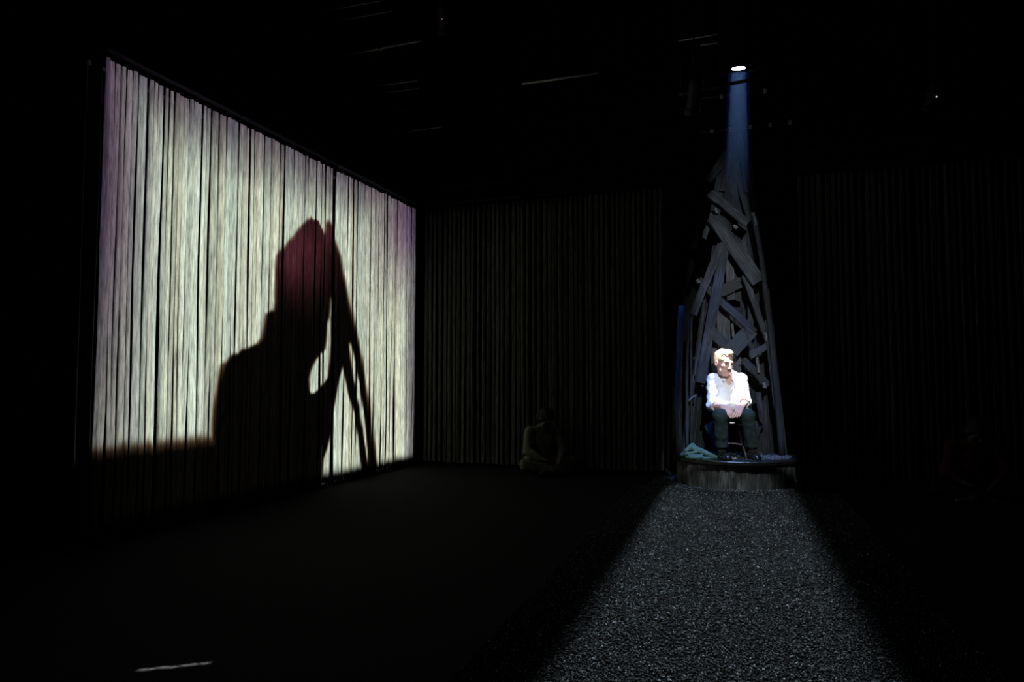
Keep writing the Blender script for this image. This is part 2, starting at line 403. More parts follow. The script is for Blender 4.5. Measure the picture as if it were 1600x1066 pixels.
# ------------------------------------------------------------------ strip curtains
def strip_mesh(k, height, wid):
    """a band of worn felt: soft lengthwise folds, edges curling back, straying sideways towards the hem"""
    r = random.Random(100 + k); n = 24; V = []; Fc = []; K = 7
    ph = [r.uniform(0, 6.28) for _ in range(8)]; amp = r.uniform(0.002, 0.007); tw = r.uniform(-0.30, 0.30); cur = r.uniform(0.005, 0.010)
    fo = r.uniform(0.0012, 0.0035); nf = r.choice((1.0, 1.6, 2.2)); sl = r.uniform(-0.007, 0.007)
    for i in range(n + 1):
        q = i / n; z = height * (1 - q)
        cx = amp * (0.12 + 1.1 * q * q) * (math.sin(3.1 * q + ph[0]) + 0.6 * math.sin(8.0 * q + ph[1]) + 0.35 * math.sin(19 * q + ph[2])) + sl * q
        cy = 0.008 * (math.sin(4.0 * q + ph[3]) + 0.5 * math.sin(11 * q + ph[4])) * (0.2 + q)
        a = tw * q + 0.12 * math.sin(5 * q + ph[5])
        wd = wid * (1 + 0.05 * math.sin(9 * q + ph[2]) + 0.04 * math.sin(23 * q + ph[4]) - 0.07 * q) * (0.80 if i == 0 else 1)
        ca, sa = math.cos(a), math.sin(a)
        for yo in (0.0, 0.0035):
            for j in range(K):
                s = j / (K - 1) - 0.5
                x = s * wd; y = (4 * s * s) ** 2 * cur + fo * math.sin(6.28 * nf * s + ph[6] + 2.2 * math.sin(2.6 * q + ph[7])) + yo
                V.append((cx + x * ca - y * sa, cy + x * sa + y * ca, z))
    W = 2 * K
    for i in range(n):
        a = i * W; b = a + W
        for j in range(K - 1):
            Fc.append((a + j, a + j + 1, b + j + 1, b + j)[::-1]); Fc.append((a + K + j, b + K + j, b + K + 1 + j, a + K + 1 + j)[::-1])
        Fc.append((a, b, b + K, a + K)[::-1]); Fc.append((a + K - 1, a + W - 1, b + W - 1, b + K - 1)[::-1])
    for e in (0, n * W): Fc.append(tuple([e + j for j in range(K)] + [e + W - 1 - j for j in range(K)]))
    me = mesh('strip', V, Fc); me.materials.append(M['strip'])
    me.polygons.foreach_set('use_smooth', np.ones(len(me.polygons), bool))
    return me
STRIPS = [strip_mesh(k, CURT_H - 0.05, 0.0515) for k in range(18)]

def curtain(p0, d, length, spacing, label, jitter=0.06, gap_at=(), wmul=1.0, keep=0.95):
    """strips hang from a rail along d; the strips' front faces the stage"""
    ang = math.atan2(d.y, d.x)
    root = empty('strip_curtain', p0, label, 'curtain', rz=ang)
    x = spacing * 0.5; i = 0; r = random.Random(len(label))
    while x < length:
        if not any(a < x < b for a, b in gap_at):
            o = bpy.data.objects.new('strip', STRIPS[r.randrange(18)]); C.objects.link(o); o.parent = root
            o.location = (x + r.uniform(-jitter, jitter) * spacing, r.uniform(-0.012, 0.012), 0.05 + r.uniform(0, 0.012))
            o.rotation_euler = (0, 0, r.uniform(-0.16, 0.16))
            o.scale = (wmul * r.uniform(0.82, 1.10), 1, 1.0)
            if r.random() > keep: x += spacing * r.uniform(0.08, 0.30)
        x += spacing
    V, Fc = tube_data([(-0.05, 0, CURT_H + 0.07), (length + 0.05, 0, CURT_H + 0.07)], 0.024, 10)
    link('rail', mesh('rail', V, Fc), M['rail'], root, True)
    V, Fc = tube_data([(-0.05, 0.05, CURT_H + 0.30), (length + 0.05, 0.05, CURT_H + 0.30)], 0.024, 10)
    link('rail', mesh('rail', V, Fc), M['rail'], root, True)
    n = max(2, int(length / 0.8))
    for k in range(n + 1):
        xx = length * k / n
        V, Fc = tube_data([(xx, 0, CURT_H + 0.05), (xx, 0.03, CURT_H + 0.2), (xx, 0.05, CURT_H + 0.33)], 0.012, 6)
        link('hanger', mesh('hanger', V, Fc), M['black'], root)
    return root
tgap = wall_tz(522, 400)[0]; tend = wall_tz(134, 400)[0]
d = -DT
def wp(t): return CORNER + DT * t
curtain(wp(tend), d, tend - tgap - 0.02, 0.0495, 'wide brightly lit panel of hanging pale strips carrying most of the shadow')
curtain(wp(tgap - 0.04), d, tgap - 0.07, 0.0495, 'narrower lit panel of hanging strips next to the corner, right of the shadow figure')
def back_t(px):
    o = Vector((0, 0, CAMH)); q = at(px, 500, 1.0) - o
    k = (CORNER - o).dot(DT) / q.dot(DT); return (o + q * k - CORNER).dot(DN)
curtain(CORNER + DN * 0.10, DN, back_t(1035) - 0.10, 0.066, 'dim unlit curtain of hanging strips behind the person sitting on the floor', keep=0.8)
curtain(CORNER + DN * back_t(1250), DN, back_t(1660) - back_t(1250), 0.066, 'nearly black curtain of hanging strips to the right of the plank tower', keep=0.8)

# ------------------------------------------------------------------ gravel
def chips(name, pts, size, parent=None):
    """irregular little stones, one mesh; pts (n,3), size (n,)"""
    n = len(pts)
    base = np.array([(1, 0, 0), (-1, 0, 0), (0, 1, 0), (0, -1, 0), (0, 0, 1), (0, 0, -1)], float)
    tri = np.array([(0, 2, 4), (2, 1, 4), (1, 3, 4), (3, 0, 4), (2, 0, 5), (1, 2, 5), (3, 1, 5), (0, 3, 5)])
    A = rng.normal(size=(n, 3)); A /= np.linalg.norm(A, axis=1)[:, None]
    B = rng.normal(size=(n, 3)); B = np.cross(A, B); B /= np.linalg.norm(B, axis=1)[:, None]
    Cc = np.cross(A, B); R = np.stack([A, B, Cc], 1)
    sc3 = rng.uniform(0.5, 1.25, (n, 1, 3)) * size[:, None, None]
    v = base[None] * sc3 * rng.uniform(0.7, 1.3, (n, 6, 1))
    v = np.einsum('nij,njk->nik', v, R) + pts[:, None, :]
    me = bpy.data.meshes.new(name)
    me.vertices.add(n * 6); me.vertices.foreach_set('co', v.reshape(-1).astype(np.float32))
    f = (tri[None] + (np.arange(n) * 6)[:, None, None]).reshape(-1)
    me.loops.add(len(f)); me.loops.foreach_set('vertex_index', f.astype(np.int32))
    me.polygons.add(n * 8); me.polygons.foreach_set('loop_start', np.arange(0, n * 24, 3, dtype=np.int32))
    at_ = me.attributes.new('shade', 'FLOAT', 'POINT')
    s = np.clip(rng.lognormal(-0.75, 1.1, n), 0.05, 7.0)
    at_.data.foreach_set('value', np.repeat(s, 6).astype(np.float32))
    me.update(); me.validate()
    return link(name, me, M['gravel'], parent)
m = bpy.data.materials.new('grey_rubber_gravel'); m.use_nodes = True
t = NT(m.node_tree); b = m.node_tree.nodes['Principled BSDF']; b.inputs['Roughness'].default_value = 0.7
an = t.n('ShaderNodeAttribute'); an.attribute_name = 'shade'
vsx = t.n('ShaderNodeVectorMath', operation='SCALE'); vsx.inputs[0].default_value = (0.060, 0.066, 0.072); t.lk(an.outputs['Fac'], vsx.inputs['Scale'])
t.lk(vsx.outputs[0], b.inputs['Base Color'])
M['gravel'] = m
N = 105000
q = rng.random(N) ** 1.35; sd = rng.uniform(-1.0, 1.0, N)
base = np.array(LB)[None, :] - np.array(ld)[None, :] * (q * 5.4)[:, None] * 1.0 + np.array(ld)[None, :] * 0.35
pts = base + np.array(lnn)[None, :] * sd[:, None] * 1.02
pts[:, 2] = rng.uniform(-0.002, 0.009, N)
rr = np.hypot(pts[:, 0] - PLAT.x, pts[:, 1] - PLAT.y)
pts = pts[rr > PR + 0.03]
o = chips('gravel', pts, rng.uniform(0.004, 0.0085, len(pts)))
tag(o, 'loose grey gravel spread over the stage floor', 'gravel', kind='stuff')
# the ring heaped against the platform
V, Fc = lathe_data([(PR + 0.02, 0.0), (PR + 0.02, 0.05), (PR + 0.08, 0.045), (PR + 0.16, 0.02), (PR + 0.26, 0.0)], 64)
o = link('gravel_bank', mesh('gravel_bank', V, Fc), M['floor'], None, True); o.location = PLAT
tag(o, 'low bank of gravel heaped around the foot of the round platform', 'gravel', kind='stuff')
n = 12000; a = rng.uniform(0, 2 * np.pi, n); dr = rng.random(n) ** 1.2 * 0.27
hz = np.interp(dr, [0, 0.06, 0.14, 0.24, 0.3], [0.05, 0.045, 0.02, 0.003, 0.0])
pts = np.stack([(PR + 0.025 + dr) * np.cos(a), (PR + 0.025 + dr) * np.sin(a), hz + rng.uniform(-0.002, 0.008, n)], 1)
ob = chips('stones', pts, rng.uniform(0.005, 0.009, n), o); ob['kind'] = 'stuff'

# ------------------------------------------------------------------ round platform
plat = empty('round_platform', PLAT, 'low round platform clad in dark upright boards with a wet metal rim', 'platform')
NS = 46; SV = []
for k in range(6):
    r = random.Random(k); wd = 2 * math.pi * PR / NS * 0.97; V = []; Fc = []
    for z in (0.0, Z0 - 0.03):
        j = [r.uniform(-0.004, 0.004) for _ in range(4)]
        V += [(-0.028 , -wd / 2 + j[0], z), (0.0 + j[1] * 1.5, -wd / 2 * 0.96, z), (0.006 + j[2], 0, z), (0.0 + j[3] * 1.5, wd / 2 * 0.96, z), (-0.028, wd / 2, z)]
    Fc = [(0, 1, 6, 5), (1, 2, 7, 6), (2, 3, 8, 7), (3, 4, 9, 8), (4, 0, 5, 9), (4, 3, 2, 1, 0), (5, 6, 7, 8, 9)]
    me = mesh('stave', V, Fc); me.materials.append(M['stave']); SV.append(me)
for k in range(NS):
    a = 2 * math.pi * k / NS; rr = PR - 0.022 + random.uniform(-0.006, 0.004)
    o = bpy.data.objects.new('stave', random.choice(SV)); C.objects.link(o); o.parent = plat
    o.location = (rr * math.cos(a), rr * math.sin(a), 0); o.rotation_euler = (0, 0, a)
V, Fc = lathe_data([(0, Z0 - 0.05), (PR - 0.05, Z0 - 0.05), (PR - 0.05, Z0), (0, Z0)], 64)
link('deck', mesh('deck', V, Fc), M['wood_dark'], plat)
V, Fc = lathe_data([(PR - 0.055, Z0 - 0.04), (PR + 0.006, Z0 - 0.04), (PR + 0.012, Z0 - 0.034), (PR + 0.012, Z0 - 0.006), (PR + 0.004, Z0 + 0.003), (PR - 0.05, Z0 + 0.003)], 72, True)
link('rim', mesh('rim', V, Fc), M['rim'], plat, False)
for a in (math.radians(182), math.radians(-2)):
    V, Fc = box_data(-0.05, 0.035, -0.03, 0.03, Z0 - 0.05, Z0 + 0.012)
    o = link('rim_bracket', mesh('rim_bracket', V, Fc), M['rim'], plat); o.location = (PR * math.cos(a), PR * math.sin(a), 0); o.rotation_euler = (0, 0, a)
# loose gravel lying on the deck
n = 7000; a = rng.uniform(0, 2 * np.pi, n); rr = np.sqrt(rng.random(n)) * (PR - 0.06)
pts = np.stack([PLAT.x + rr * np.cos(a), PLAT.y + rr * np.sin(a), np.full(n, Z0 + 0.004)], 1)
pm = (np.hypot((pts[:, 0] - 2.83) / 0.2, (pts[:, 1] - 7.35) / 0.25) < 1) | (np.hypot((pts[:, 0] - 2.36) / 0.2, (pts[:, 1] - 7.14) / 0.09) < 1) | (rng.random(n) < 0.10)
pts = pts[pm]
extra = np.stack([PLAT.x + rng.uniform(0.12, 0.55, 4000), PLAT.y + rng.uniform(-0.5, -0.05, 4000), np.full(4000, Z0 + 0.005)], 1)
extra = extra[np.hypot(extra[:, 0] - PLAT.x, extra[:, 1] - PLAT.y) < PR - 0.06]
pts = np.concatenate([pts, extra]); pts[:, 2] += rng.uniform(-0.002, 0.006, len(pts))
o = chips('gravel', pts, rng.uniform(0.004, 0.007, len(pts)))
tag(o, 'pale gravel scattered on the round platform around the shoes', 'gravel', kind='stuff')

# ------------------------------------------------------------------ plank tower behind the man
TW = Vector((2.41, 7.72, Z0))
tower = empty('plank_tower', TW, 'tall tapering tower of charred and broken planks behind the seated man', 'stage set')
INV = Matrix.Translation(-TW)
def plank(name, p0, p1, w0, w1, th, face, m, jag=0.03, seed=0):
    """board from p0 (low) to p1, widths w0..w1, broad side turned to 'face'"""
    r = random.Random(seed); p0 = Vector(p0); p1 = Vector(p1); L = (p1 - p0).length; z = (p1 - p0).normalized()
    y = Vector(face); y = (y - z * y.dot(z)).normalized(); x = y.cross(z)
    n = 6; V = []; Fc = []
    for i in range(n + 1):
        q = i / n; wd = (w0 + (w1 - w0) * q) * (1 + r.uniform(-0.06, 0.06)); c = r.uniform(-0.004, 0.004)
        e0 = r.uniform(-jag, jag) if i in (0, n) else 0; e1 = r.uniform(-jag, jag) if i in (0, n) else 0
        cham = min(0.004, th * 0.3)
        V += [(c - wd / 2, -th / 2, q * L + e0), (c - wd / 2, th / 2 - cham, q * L + e0), (c - wd / 2 + cham, th / 2, q * L + e0),
              (c + wd / 2 - cham, th / 2, q * L + e1), (c + wd / 2, th / 2 - cham, q * L + e1), (c + wd / 2, -th / 2, q * L + e1)]
    for i in range(n):
        a = i * 6; b2 = a + 6
        for j in range(6): Fc.append((a + j, b2 + j, b2 + (j + 1) % 6, a + (j + 1) % 6))
    Fc.append(tuple(range(0, 6))); Fc.append(tuple(n * 6 + k for k in range(5, -1, -1)))
    o = link(name, mesh(name, V, Fc), m, tower)
    R = Matrix((x, y, z)).transposed().to_4x4(); R.translation = p0
    o.matrix_parent_inverse = Matrix.Identity(4); o.matrix_local = INV @ R
    return o
APEX = at(1155, 150, 7.85)
def cone(phi, q, R=0.56, squash=0.62):
    """point on the tapering back shell; phi 0 = right, 90 = back, 180 = left; q = 0 base .. 1 apex"""
    r = R * (1 - q) ** 0.82 if q < 1 else 0
    a = math.radians(phi)
    c = Vector((TW.x, TW.y, Z0)).lerp(APEX, q)
    return c + Vector((r * math.cos(a), r * squash * math.sin(a), 0))
k = 0
rt = random.Random(3)
for ring, (n, Rm) in enumerate(((17, 0.56), (13, 0.53))):
    for i in range(n):
        phi = -4 + 188 * (i + rt.uniform(0.25, 0.75)) / n
        q0 = 0.0; q1 = rt.choice((0.42, 0.55, 0.68, 0.8, 0.9)) + rt.uniform(-0.05, 0.05)
        if phi > 150: q1 = min(q1, rt.uniform(0.36, 0.5))
        if 60 < phi < 130: q1 = max(q1, 0.75)
        # follow the taper in two lengths so the boards bow inwards
        qs = [q0, q1 * 0.5, q1]
        out = Vector((math.cos(math.radians(phi)), math.sin(math.radians(phi)), 0))
        wd = rt.uniform(0.065, 0.12)
        mm = rt.choice((M['wood'], M['wood'], M['wood'], M['wood_dark'], M['wood_pale']))
        for a, b2 in zip(qs[:-1], qs[1:]):
            s0, s1 = (1 - a) ** 0.8, (1 - b2) ** 0.8
            p0, p1 = cone(phi, a, Rm), cone(phi, b2, Rm)
            if a > 0: p0 = p0 + (p0 - p1).normalized() * 0.05 - out * 0.012
            k += 1
            plank('plank', p0, p1, wd * s0, wd * s1, 0.018, -out, mm, 0.05 if b2 == q1 else 0.01, k)
# boards picked out one by one: (pixel from, pixel to, width px, depth from, depth to, material)
DI = [
 ((1169, 350), (1107, 300), 14, 7.62, 7.70, 'wood_pale'), ((1186, 442), (1113, 337), 23, 7.60, 7.70, 'wood_pale'),
 ((1082, 492), (1127, 383), 12, 7.62, 7.66, 'wood'), ((1094, 600), (1133, 382), 15, 7.66, 7.66, 'wood'),
 ((1178, 518), (1090, 437), 12, 7.70, 7.72, 'wood_pale'), ((1122, 458), (1168, 436), 19, 7.78, 7.78, 'wood_dark'),
 ((1201, 536), (1163, 430), 9, 7.62, 7.66, 'wood_pale'), ((1151, 556), (1108, 514), 18, 7.74, 7.74, 'wood_dark'),
 ((1141, 550), (1173, 516), 24, 7.71, 7.71, 'wood_dark'), ((1172, 556), (1203, 538), 11, 7.66, 7.62, 'wood_dark'),
 ((1199, 602), (1161, 562), 13, 7.70, 7.74, 'wood_dark'), ((1191, 658), (1184, 614), 9, 7.70, 7.70, 'wood_pale'),
 ((1104, 592), (1086, 558), 9, 7.80, 7.78, 'wood_dark'), ((1172, 540), (1166, 512), 5, 7.70, 7.70, 'wood'),
 ((1184, 388), (1148, 255), 10, 7.82, 7.82, 'wood'), ((1166, 300), (1153, 183), 6, 7.78, 7.82, 'wood'),
 ((1172, 330), (1163, 232), 7, 7.84, 7.84, 'wood_dark'), ((1150, 345), (1143, 250), 13, 7.76, 7.80, 'wood_pale'),
 ((1136, 360), (1136, 240), 15, 7.78, 7.82, 'wood'), ((1118, 330), (1132, 246), 16, 7.74, 7.80, 'wood'),
 ((1106, 283), (1138, 238), 13, 7.72, 7.80, 'wood'), ((1128, 300), (1141, 240), 9, 7.73, 7.79, 'wood_pale'),
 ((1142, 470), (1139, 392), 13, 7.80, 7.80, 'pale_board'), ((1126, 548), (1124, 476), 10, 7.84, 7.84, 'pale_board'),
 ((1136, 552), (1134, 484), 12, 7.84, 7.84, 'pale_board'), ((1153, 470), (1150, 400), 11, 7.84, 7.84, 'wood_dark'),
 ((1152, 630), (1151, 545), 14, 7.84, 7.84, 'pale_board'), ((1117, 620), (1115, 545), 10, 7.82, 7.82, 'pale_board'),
 ((1176, 590), (1172, 470), 10, 7.82, 7.80, 'wood_dark'), ((1188, 600), (1181, 545), 5, 7.72, 7.70, 'wood_pale'),
 ((1107, 600), (1096, 570), 5, 7.74, 7.72, 'wood'), ((1120, 690), (1108, 662), 18, 7.78, 7.80, 'wood'),
 ((1172, 700), (1186, 660), 14, 7.80, 7.80, 'wood'), ((1100, 372), (1118, 320), 8, 7.78, 7.78, 'wood_dark'),
]
M['pale_board'] = mat('painted_lit_board', (0.055, 0.056, 0.060), 0.85, 0.8, scale=6.0, stretch=(14, 14, 0.8), objvar=0.3, bump=0.9, detail=6, patch=0.5)  # light falling on the back boards, painted in as a paler colour
M['fresh'] = mat('freshly_split_wood', (0.07, 0.07, 0.068), 0.8, 0.4, scale=10, stretch=(8, 8, 1))
DI += [((1121, 334), (1117, 326), 4, 7.66, 7.66, 'fresh'), ((1182, 352), (1177, 333), 4, 7.58, 7.58, 'fresh'), ((1093, 442), (1088, 437), 6, 7.66, 7.66, 'fresh'),
       ((1201, 536), (1195, 520), 4, 7.60, 7.60, 'fresh'), ((1186, 583), (1182, 556), 4, 7.68, 7.68, 'fresh'), ((1195, 607), (1194, 598), 5, 7.66, 7.66, 'fresh'),
       ((1151, 357), (1146, 352), 5, 7.64, 7.64, 'fresh'), ((1098, 578), (1095, 566), 3, 7.72, 7.72, 'fresh'), ((1097, 604), (1101, 592), 3, 7.7, 7.7, 'fresh'), ((1076, 626), (1087, 618), 2.5, 7.6, 7.7, 'fresh'),
       ((1146, 528), (1144, 505), 4, 7.84, 7.84, 'fresh'), ((1138, 600), (1137, 480), 5, 7.85, 7.85, 'wood_pale'), ((1160, 690), (1158, 560), 10, 7.9, 7.9, 'wood'), ((1132, 700), (1131, 600), 14, 7.92, 7.92, 'wood')]
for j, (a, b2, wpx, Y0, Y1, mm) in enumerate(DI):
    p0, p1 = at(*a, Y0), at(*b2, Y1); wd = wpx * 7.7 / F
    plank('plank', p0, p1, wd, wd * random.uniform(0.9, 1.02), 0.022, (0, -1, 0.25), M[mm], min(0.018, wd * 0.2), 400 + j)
# round poles at the two edges
PO = [([(1061, 713), (1060, 600), (1065, 478)], 5.2, 7.55), ([(1074, 705), (1073, 600), (1075, 500)], 2.4, 7.62), ([(1081, 700), (1080, 600), (1080, 470)], 1.8, 7.66),
      ([(1222, 712), (1214, 610), (1205, 520), (1197, 452)], 5.0, 7.56), ([(1197, 458), (1190, 400), (1177, 332)], 4.4, 7.60),
      ([(1179, 330), (1175, 300), (1169, 255)], 2.2, 7.70), ([(1211, 640), (1202, 560), (1197, 500)], 2.2, 7.6)]
for ptl, rp, Y in PO:
    pp = [at(x, y, Y) for x, y in ptl]; n = 14; P2 = []
    for i in range(n + 1):
        q = i / n * (len(pp) - 1); s = min(int(q), len(pp) - 2); P2.append(pp[s].lerp(pp[s + 1], q - s) - TW)
    V, Fc = tube_data(P2, [rp * Y / F * (1 + random.uniform(-0.12, 0.12)) for _ in P2], 8)
    link('pole', mesh('pole', V, Fc), M['wood'], tower, True)

# ------------------------------------------------------------------ implicit surfaces for bodies and cloth
class Sdf:
    def __init__(s, lo, hi, h):
        s.lo = np.array(lo, np.float32); s.h = h; s.n = np.ceil((np.array(hi) - s.lo) / h).astype(int) + 1
        s.v = np.full(s.n, 0.5, np.float32)
    def region(s, lo, hi):
        a = np.clip(np.floor((np.array(lo) - s.lo) / s.h).astype(int), 0, s.n); b = np.clip(np.ceil((np.array(hi) - s.lo) / s.h).astype(int) + 1, 0, s.n)
        if np.any(b <= a): return None
        ax_ = [s.lo[i] + s.h * np.arange(a[i], b[i], dtype=np.float32) for i in range(3)]
        return tuple(slice(a[i], b[i]) for i in range(3)), np.meshgrid(*ax_, indexing='ij', sparse=True)
    def put(s, lo, hi, fn, k, sub=False):
        m_ = 0.05 + k; rg = s.region(np.array(lo) - m_, np.array(hi) + m_)
        if rg is None: return
        sl, (X, Y, Z) = rg; d = fn(X, Y, Z).astype(np.float32); v = s.v[sl]
        if sub:
            d = -d; h_ = np.clip(0.5 + 0.5 * (d - v) / max(k, 1e-4), 0, 1); s.v[sl] = v * (1 - h_) + d * h_ + k * h_ * (1 - h_)
        else:
            h_ = np.clip(0.5 + 0.5 * (v - d) / max(k, 1e-4), 0, 1); s.v[sl] = v * (1 - h_) + d * h_ - k * h_ * (1 - h_)
    def cap(s, a, b, ra, rb=None, k=0.02, sub=False):
        a = np.array(a, float); b = np.array(b, float); rb = ra if rb is None else rb; ba = b - a; L2 = max(float(ba @ ba), 1e-9); r = max(ra, rb)
        def fn(X, Y, Z):
            px, py, pz = X - a[0], Y - a[1], Z - a[2]
            t_ = np.clip((px * ba[0] + py * ba[1] + pz * ba[2]) / L2, 0, 1)
            return np.sqrt((px - t_ * ba[0]) ** 2 + (py - t_ * ba[1]) ** 2 + (pz - t_ * ba[2]) ** 2) - (ra + (rb - ra) * t_)
        s.put(np.minimum(a, b) - r, np.maximum(a, b) + r, fn, k, sub)
    def ell(s, c, r, k=0.02, sub=False, B=None):
        """ellipsoid; B = 3 axis vectors (rows) or None"""
        c = np.array(c, float); r = np.array(r, float); B = np.eye(3) if B is None else np.array(B, float); R = r.max()
        def fn(X, Y, Z):
            px, py, pz = X - c[0], Y - c[1], Z - c[2]
            q = [(px * B[i, 0] + py * B[i, 1] + pz * B[i, 2]) for i in range(3)]
            k0 = np.sqrt(sum((q[i] / r[i]) ** 2 for i in range(3))); k1 = np.sqrt(sum((q[i] / r[i] ** 2) ** 2 for i in range(3)))
            return k0 * (k0 - 1) / np.maximum(k1, 1e-6)
        s.put(c - R, c + R, fn, k, sub)
    def cutz(s, z, keep_above=True, k=0.004):
        Z = s.lo[2] + s.h * np.arange(s.n[2], dtype=np.float32)[None, None, :]
        d = (z - Z) if keep_above else (Z - z)
        s.v = np.maximum(s.v, d)
    def fold(s, amp, freqs, seed, ridge=0.0):
        r = np.random.default_rng(seed)
        X = s.lo[0] + s.h * np.arange(s.n[0], dtype=np.float32)[:, None, None]; Y = s.lo[1] + s.h * np.arange(s.n[1], dtype=np.float32)[None, :, None]; Z = s.lo[2] + s.h * np.arange(s.n[2], dtype=np.float32)[None, None, :]
        acc = 0
        for f, wz in freqs:
            dv = r.normal(size=3) * np.array([1, 1, wz]); dv *= f / np.linalg.norm(dv); p = r.uniform(0, 6.28)
            e = r.normal(size=3) * 7; warp = 0.9 * np.sin(X * e[0] + Y * e[1] + Z * e[2])
            sn = np.sin(X * dv[0] + Y * dv[1] + Z * dv[2] + p + warp)
            if ridge: sn = (1 - ridge) * sn + ridge * (2 * np.abs(sn) - 1)
            acc = acc + sn / (f / 40.0) ** 0.5
        s.v = (s.v + amp * acc).astype(np.float32)
    def build(s, name, m, parent, origin):
        v = s.v; v[0] = v[-1] = 0.1; v[:, 0] = v[:, -1] = 0.1; v[:, :, 0] = v[:, :, -1] = 0.1
        ins = v < 0; nx, ny, nz = v.shape
        cnt = np.zeros((nx - 1, ny - 1, nz - 1), np.int8)
        for i in (0, 1):
            for j in (0, 1):
                for k_ in (0, 1): cnt += ins[i:nx - 1 + i, j:ny - 1 + j, k_:nz - 1 + k_]
        act = np.argwhere((cnt > 0) & (cnt < 8))
        idx = np.full(cnt.shape, -1, np.int32); idx[act[:, 0], act[:, 1], act[:, 2]] = np.arange(len(act))
        cor = {(i, j, k_): v[act[:, 0] + i, act[:, 1] + j, act[:, 2] + k_] for i in (0, 1) for j in (0, 1) for k_ in (0, 1)}
        acc = np.zeros((len(act), 3)); num = np.zeros(len(act))
        for a_ in cor:
            for ax_ in range(3):
                if a_[ax_] == 0:
                    b_ = list(a_); b_[ax_] = 1; va_, vb_ = cor[a_], cor[tuple(b_)]
                    mk = (va_ < 0) != (vb_ < 0); tt_ = np.where(mk, va_ / np.where(mk, va_ - vb_, 1), 0)
                    pos = np.tile(np.array(a_, float), (len(act), 1)); pos[:, ax_] += tt_
                    acc += pos * mk[:, None]; num += mk
        vert = (act + acc / num[:, None]) * s.h + s.lo - np.array(origin)
        Q = []
        for ax_ in range(3):
            u_, w_ = (ax_ + 1) % 3, (ax_ + 2) % 3
            sl0 = [slice(None)] * 3; sl1 = [slice(None)] * 3; sl0[ax_] = slice(0, -1); sl1[ax_] = slice(1, None)
            A_, B_ = ins[tuple(sl0)], ins[tuple(sl1)]
            e = np.argwhere(A_ != B_)
            ok = (e[:, u_] > 0) & (e[:, w_] > 0) & (e[:, u_] < v.shape[u_] - 1) & (e[:, w_] < v.shape[w_] - 1); e = e[ok]
            c0 = e.copy(); c1 = e.copy(); c1[:, u_] -= 1; c2 = c1.copy(); c2[:, w_] -= 1; c3 = e.copy(); c3[:, w_] -= 1
            quad = np.stack([idx[tuple(c.T)] for c in (c0, c1, c2, c3)], 1)
            fl = ~A_[tuple(e.T)]; quad[fl] = quad[fl][:, ::-1]; Q.append(quad)
        Q = np.concatenate(Q)
        me = bpy.data.meshes.new(name); me.vertices.add(len(vert)); me.vertices.foreach_set('co', vert.reshape(-1).astype(np.float32))
        me.loops.add(Q.size); me.loops.foreach_set('vertex_index', Q.reshape(-1).astype(np.int32))
        me.polygons.add(len(Q)); me.polygons.foreach_set('loop_start', np.arange(0, Q.size, 4, dtype=np.int32))
        me.update(); me.validate()
        return link(name, me, m, parent, True)

def npv(v): return np.array(v, float)

def add_hand(B, wrist, knuck, tip, side, palm_n, sc_=1.0, spread=0.9):
    """palm from wrist to knuckles, four fingers bending towards tip, thumb on 'side'"""
    wrist, knuck, tip, side = map(npv, (wrist, knuck, tip, side)); side = side / np.linalg.norm(side); pn = npv(palm_n); pn /= np.linalg.norm(pn)
    for s in (-0.027, -0.009, 0.009, 0.027):
        B.cap(wrist + side * s * 0.55, knuck + side * s * sc_, 0.017 * sc_, 0.0125 * sc_, 0.012)
    fd = tip - knuck; L = np.linalg.norm(fd)
    for s, l in ((0.030, 0.88), (0.010, 1.0), (-0.010, 0.94), (-0.029, 0.76)):
        a = knuck + side * s * sc_; c = knuck + fd * l + side * s * spread * 1.05 * sc_
        mid = a + (c - a) * 0.48 - pn * 0.012 * sc_
        B.cap(a, mid, 0.0098 * sc_, 0.0090 * sc_, 0.004); B.cap(mid, c, 0.0090 * sc_, 0.0074 * sc_, 0.004)
    b0 = wrist + (knuck - wrist) * 0.25 + side * 0.025 * sc_
    b1 = wrist + (knuck - wrist) * 0.75 + side * 0.047 * sc_ + pn * 0.008
    b2 = knuck + fd * 0.22 + side * 0.050 * sc_ + pn * 0.012
    B.cap(b0, b1, 0.014 * sc_, 0.0115 * sc_, 0.012); B.cap(b1, b2, 0.0110 * sc_, 0.0082 * sc_, 0.004)

def head_frame(fwd, roll=0.0):
    f = Vector(fwd).normalized(); s = f.cross(Vector((0, 0, 1))).normalized(); u = s.cross(f)
    s2 = s * math.cos(roll) + u * math.sin(roll); u2 = u * math.cos(roll) - s * math.sin(roll)
    return s2, f, u2

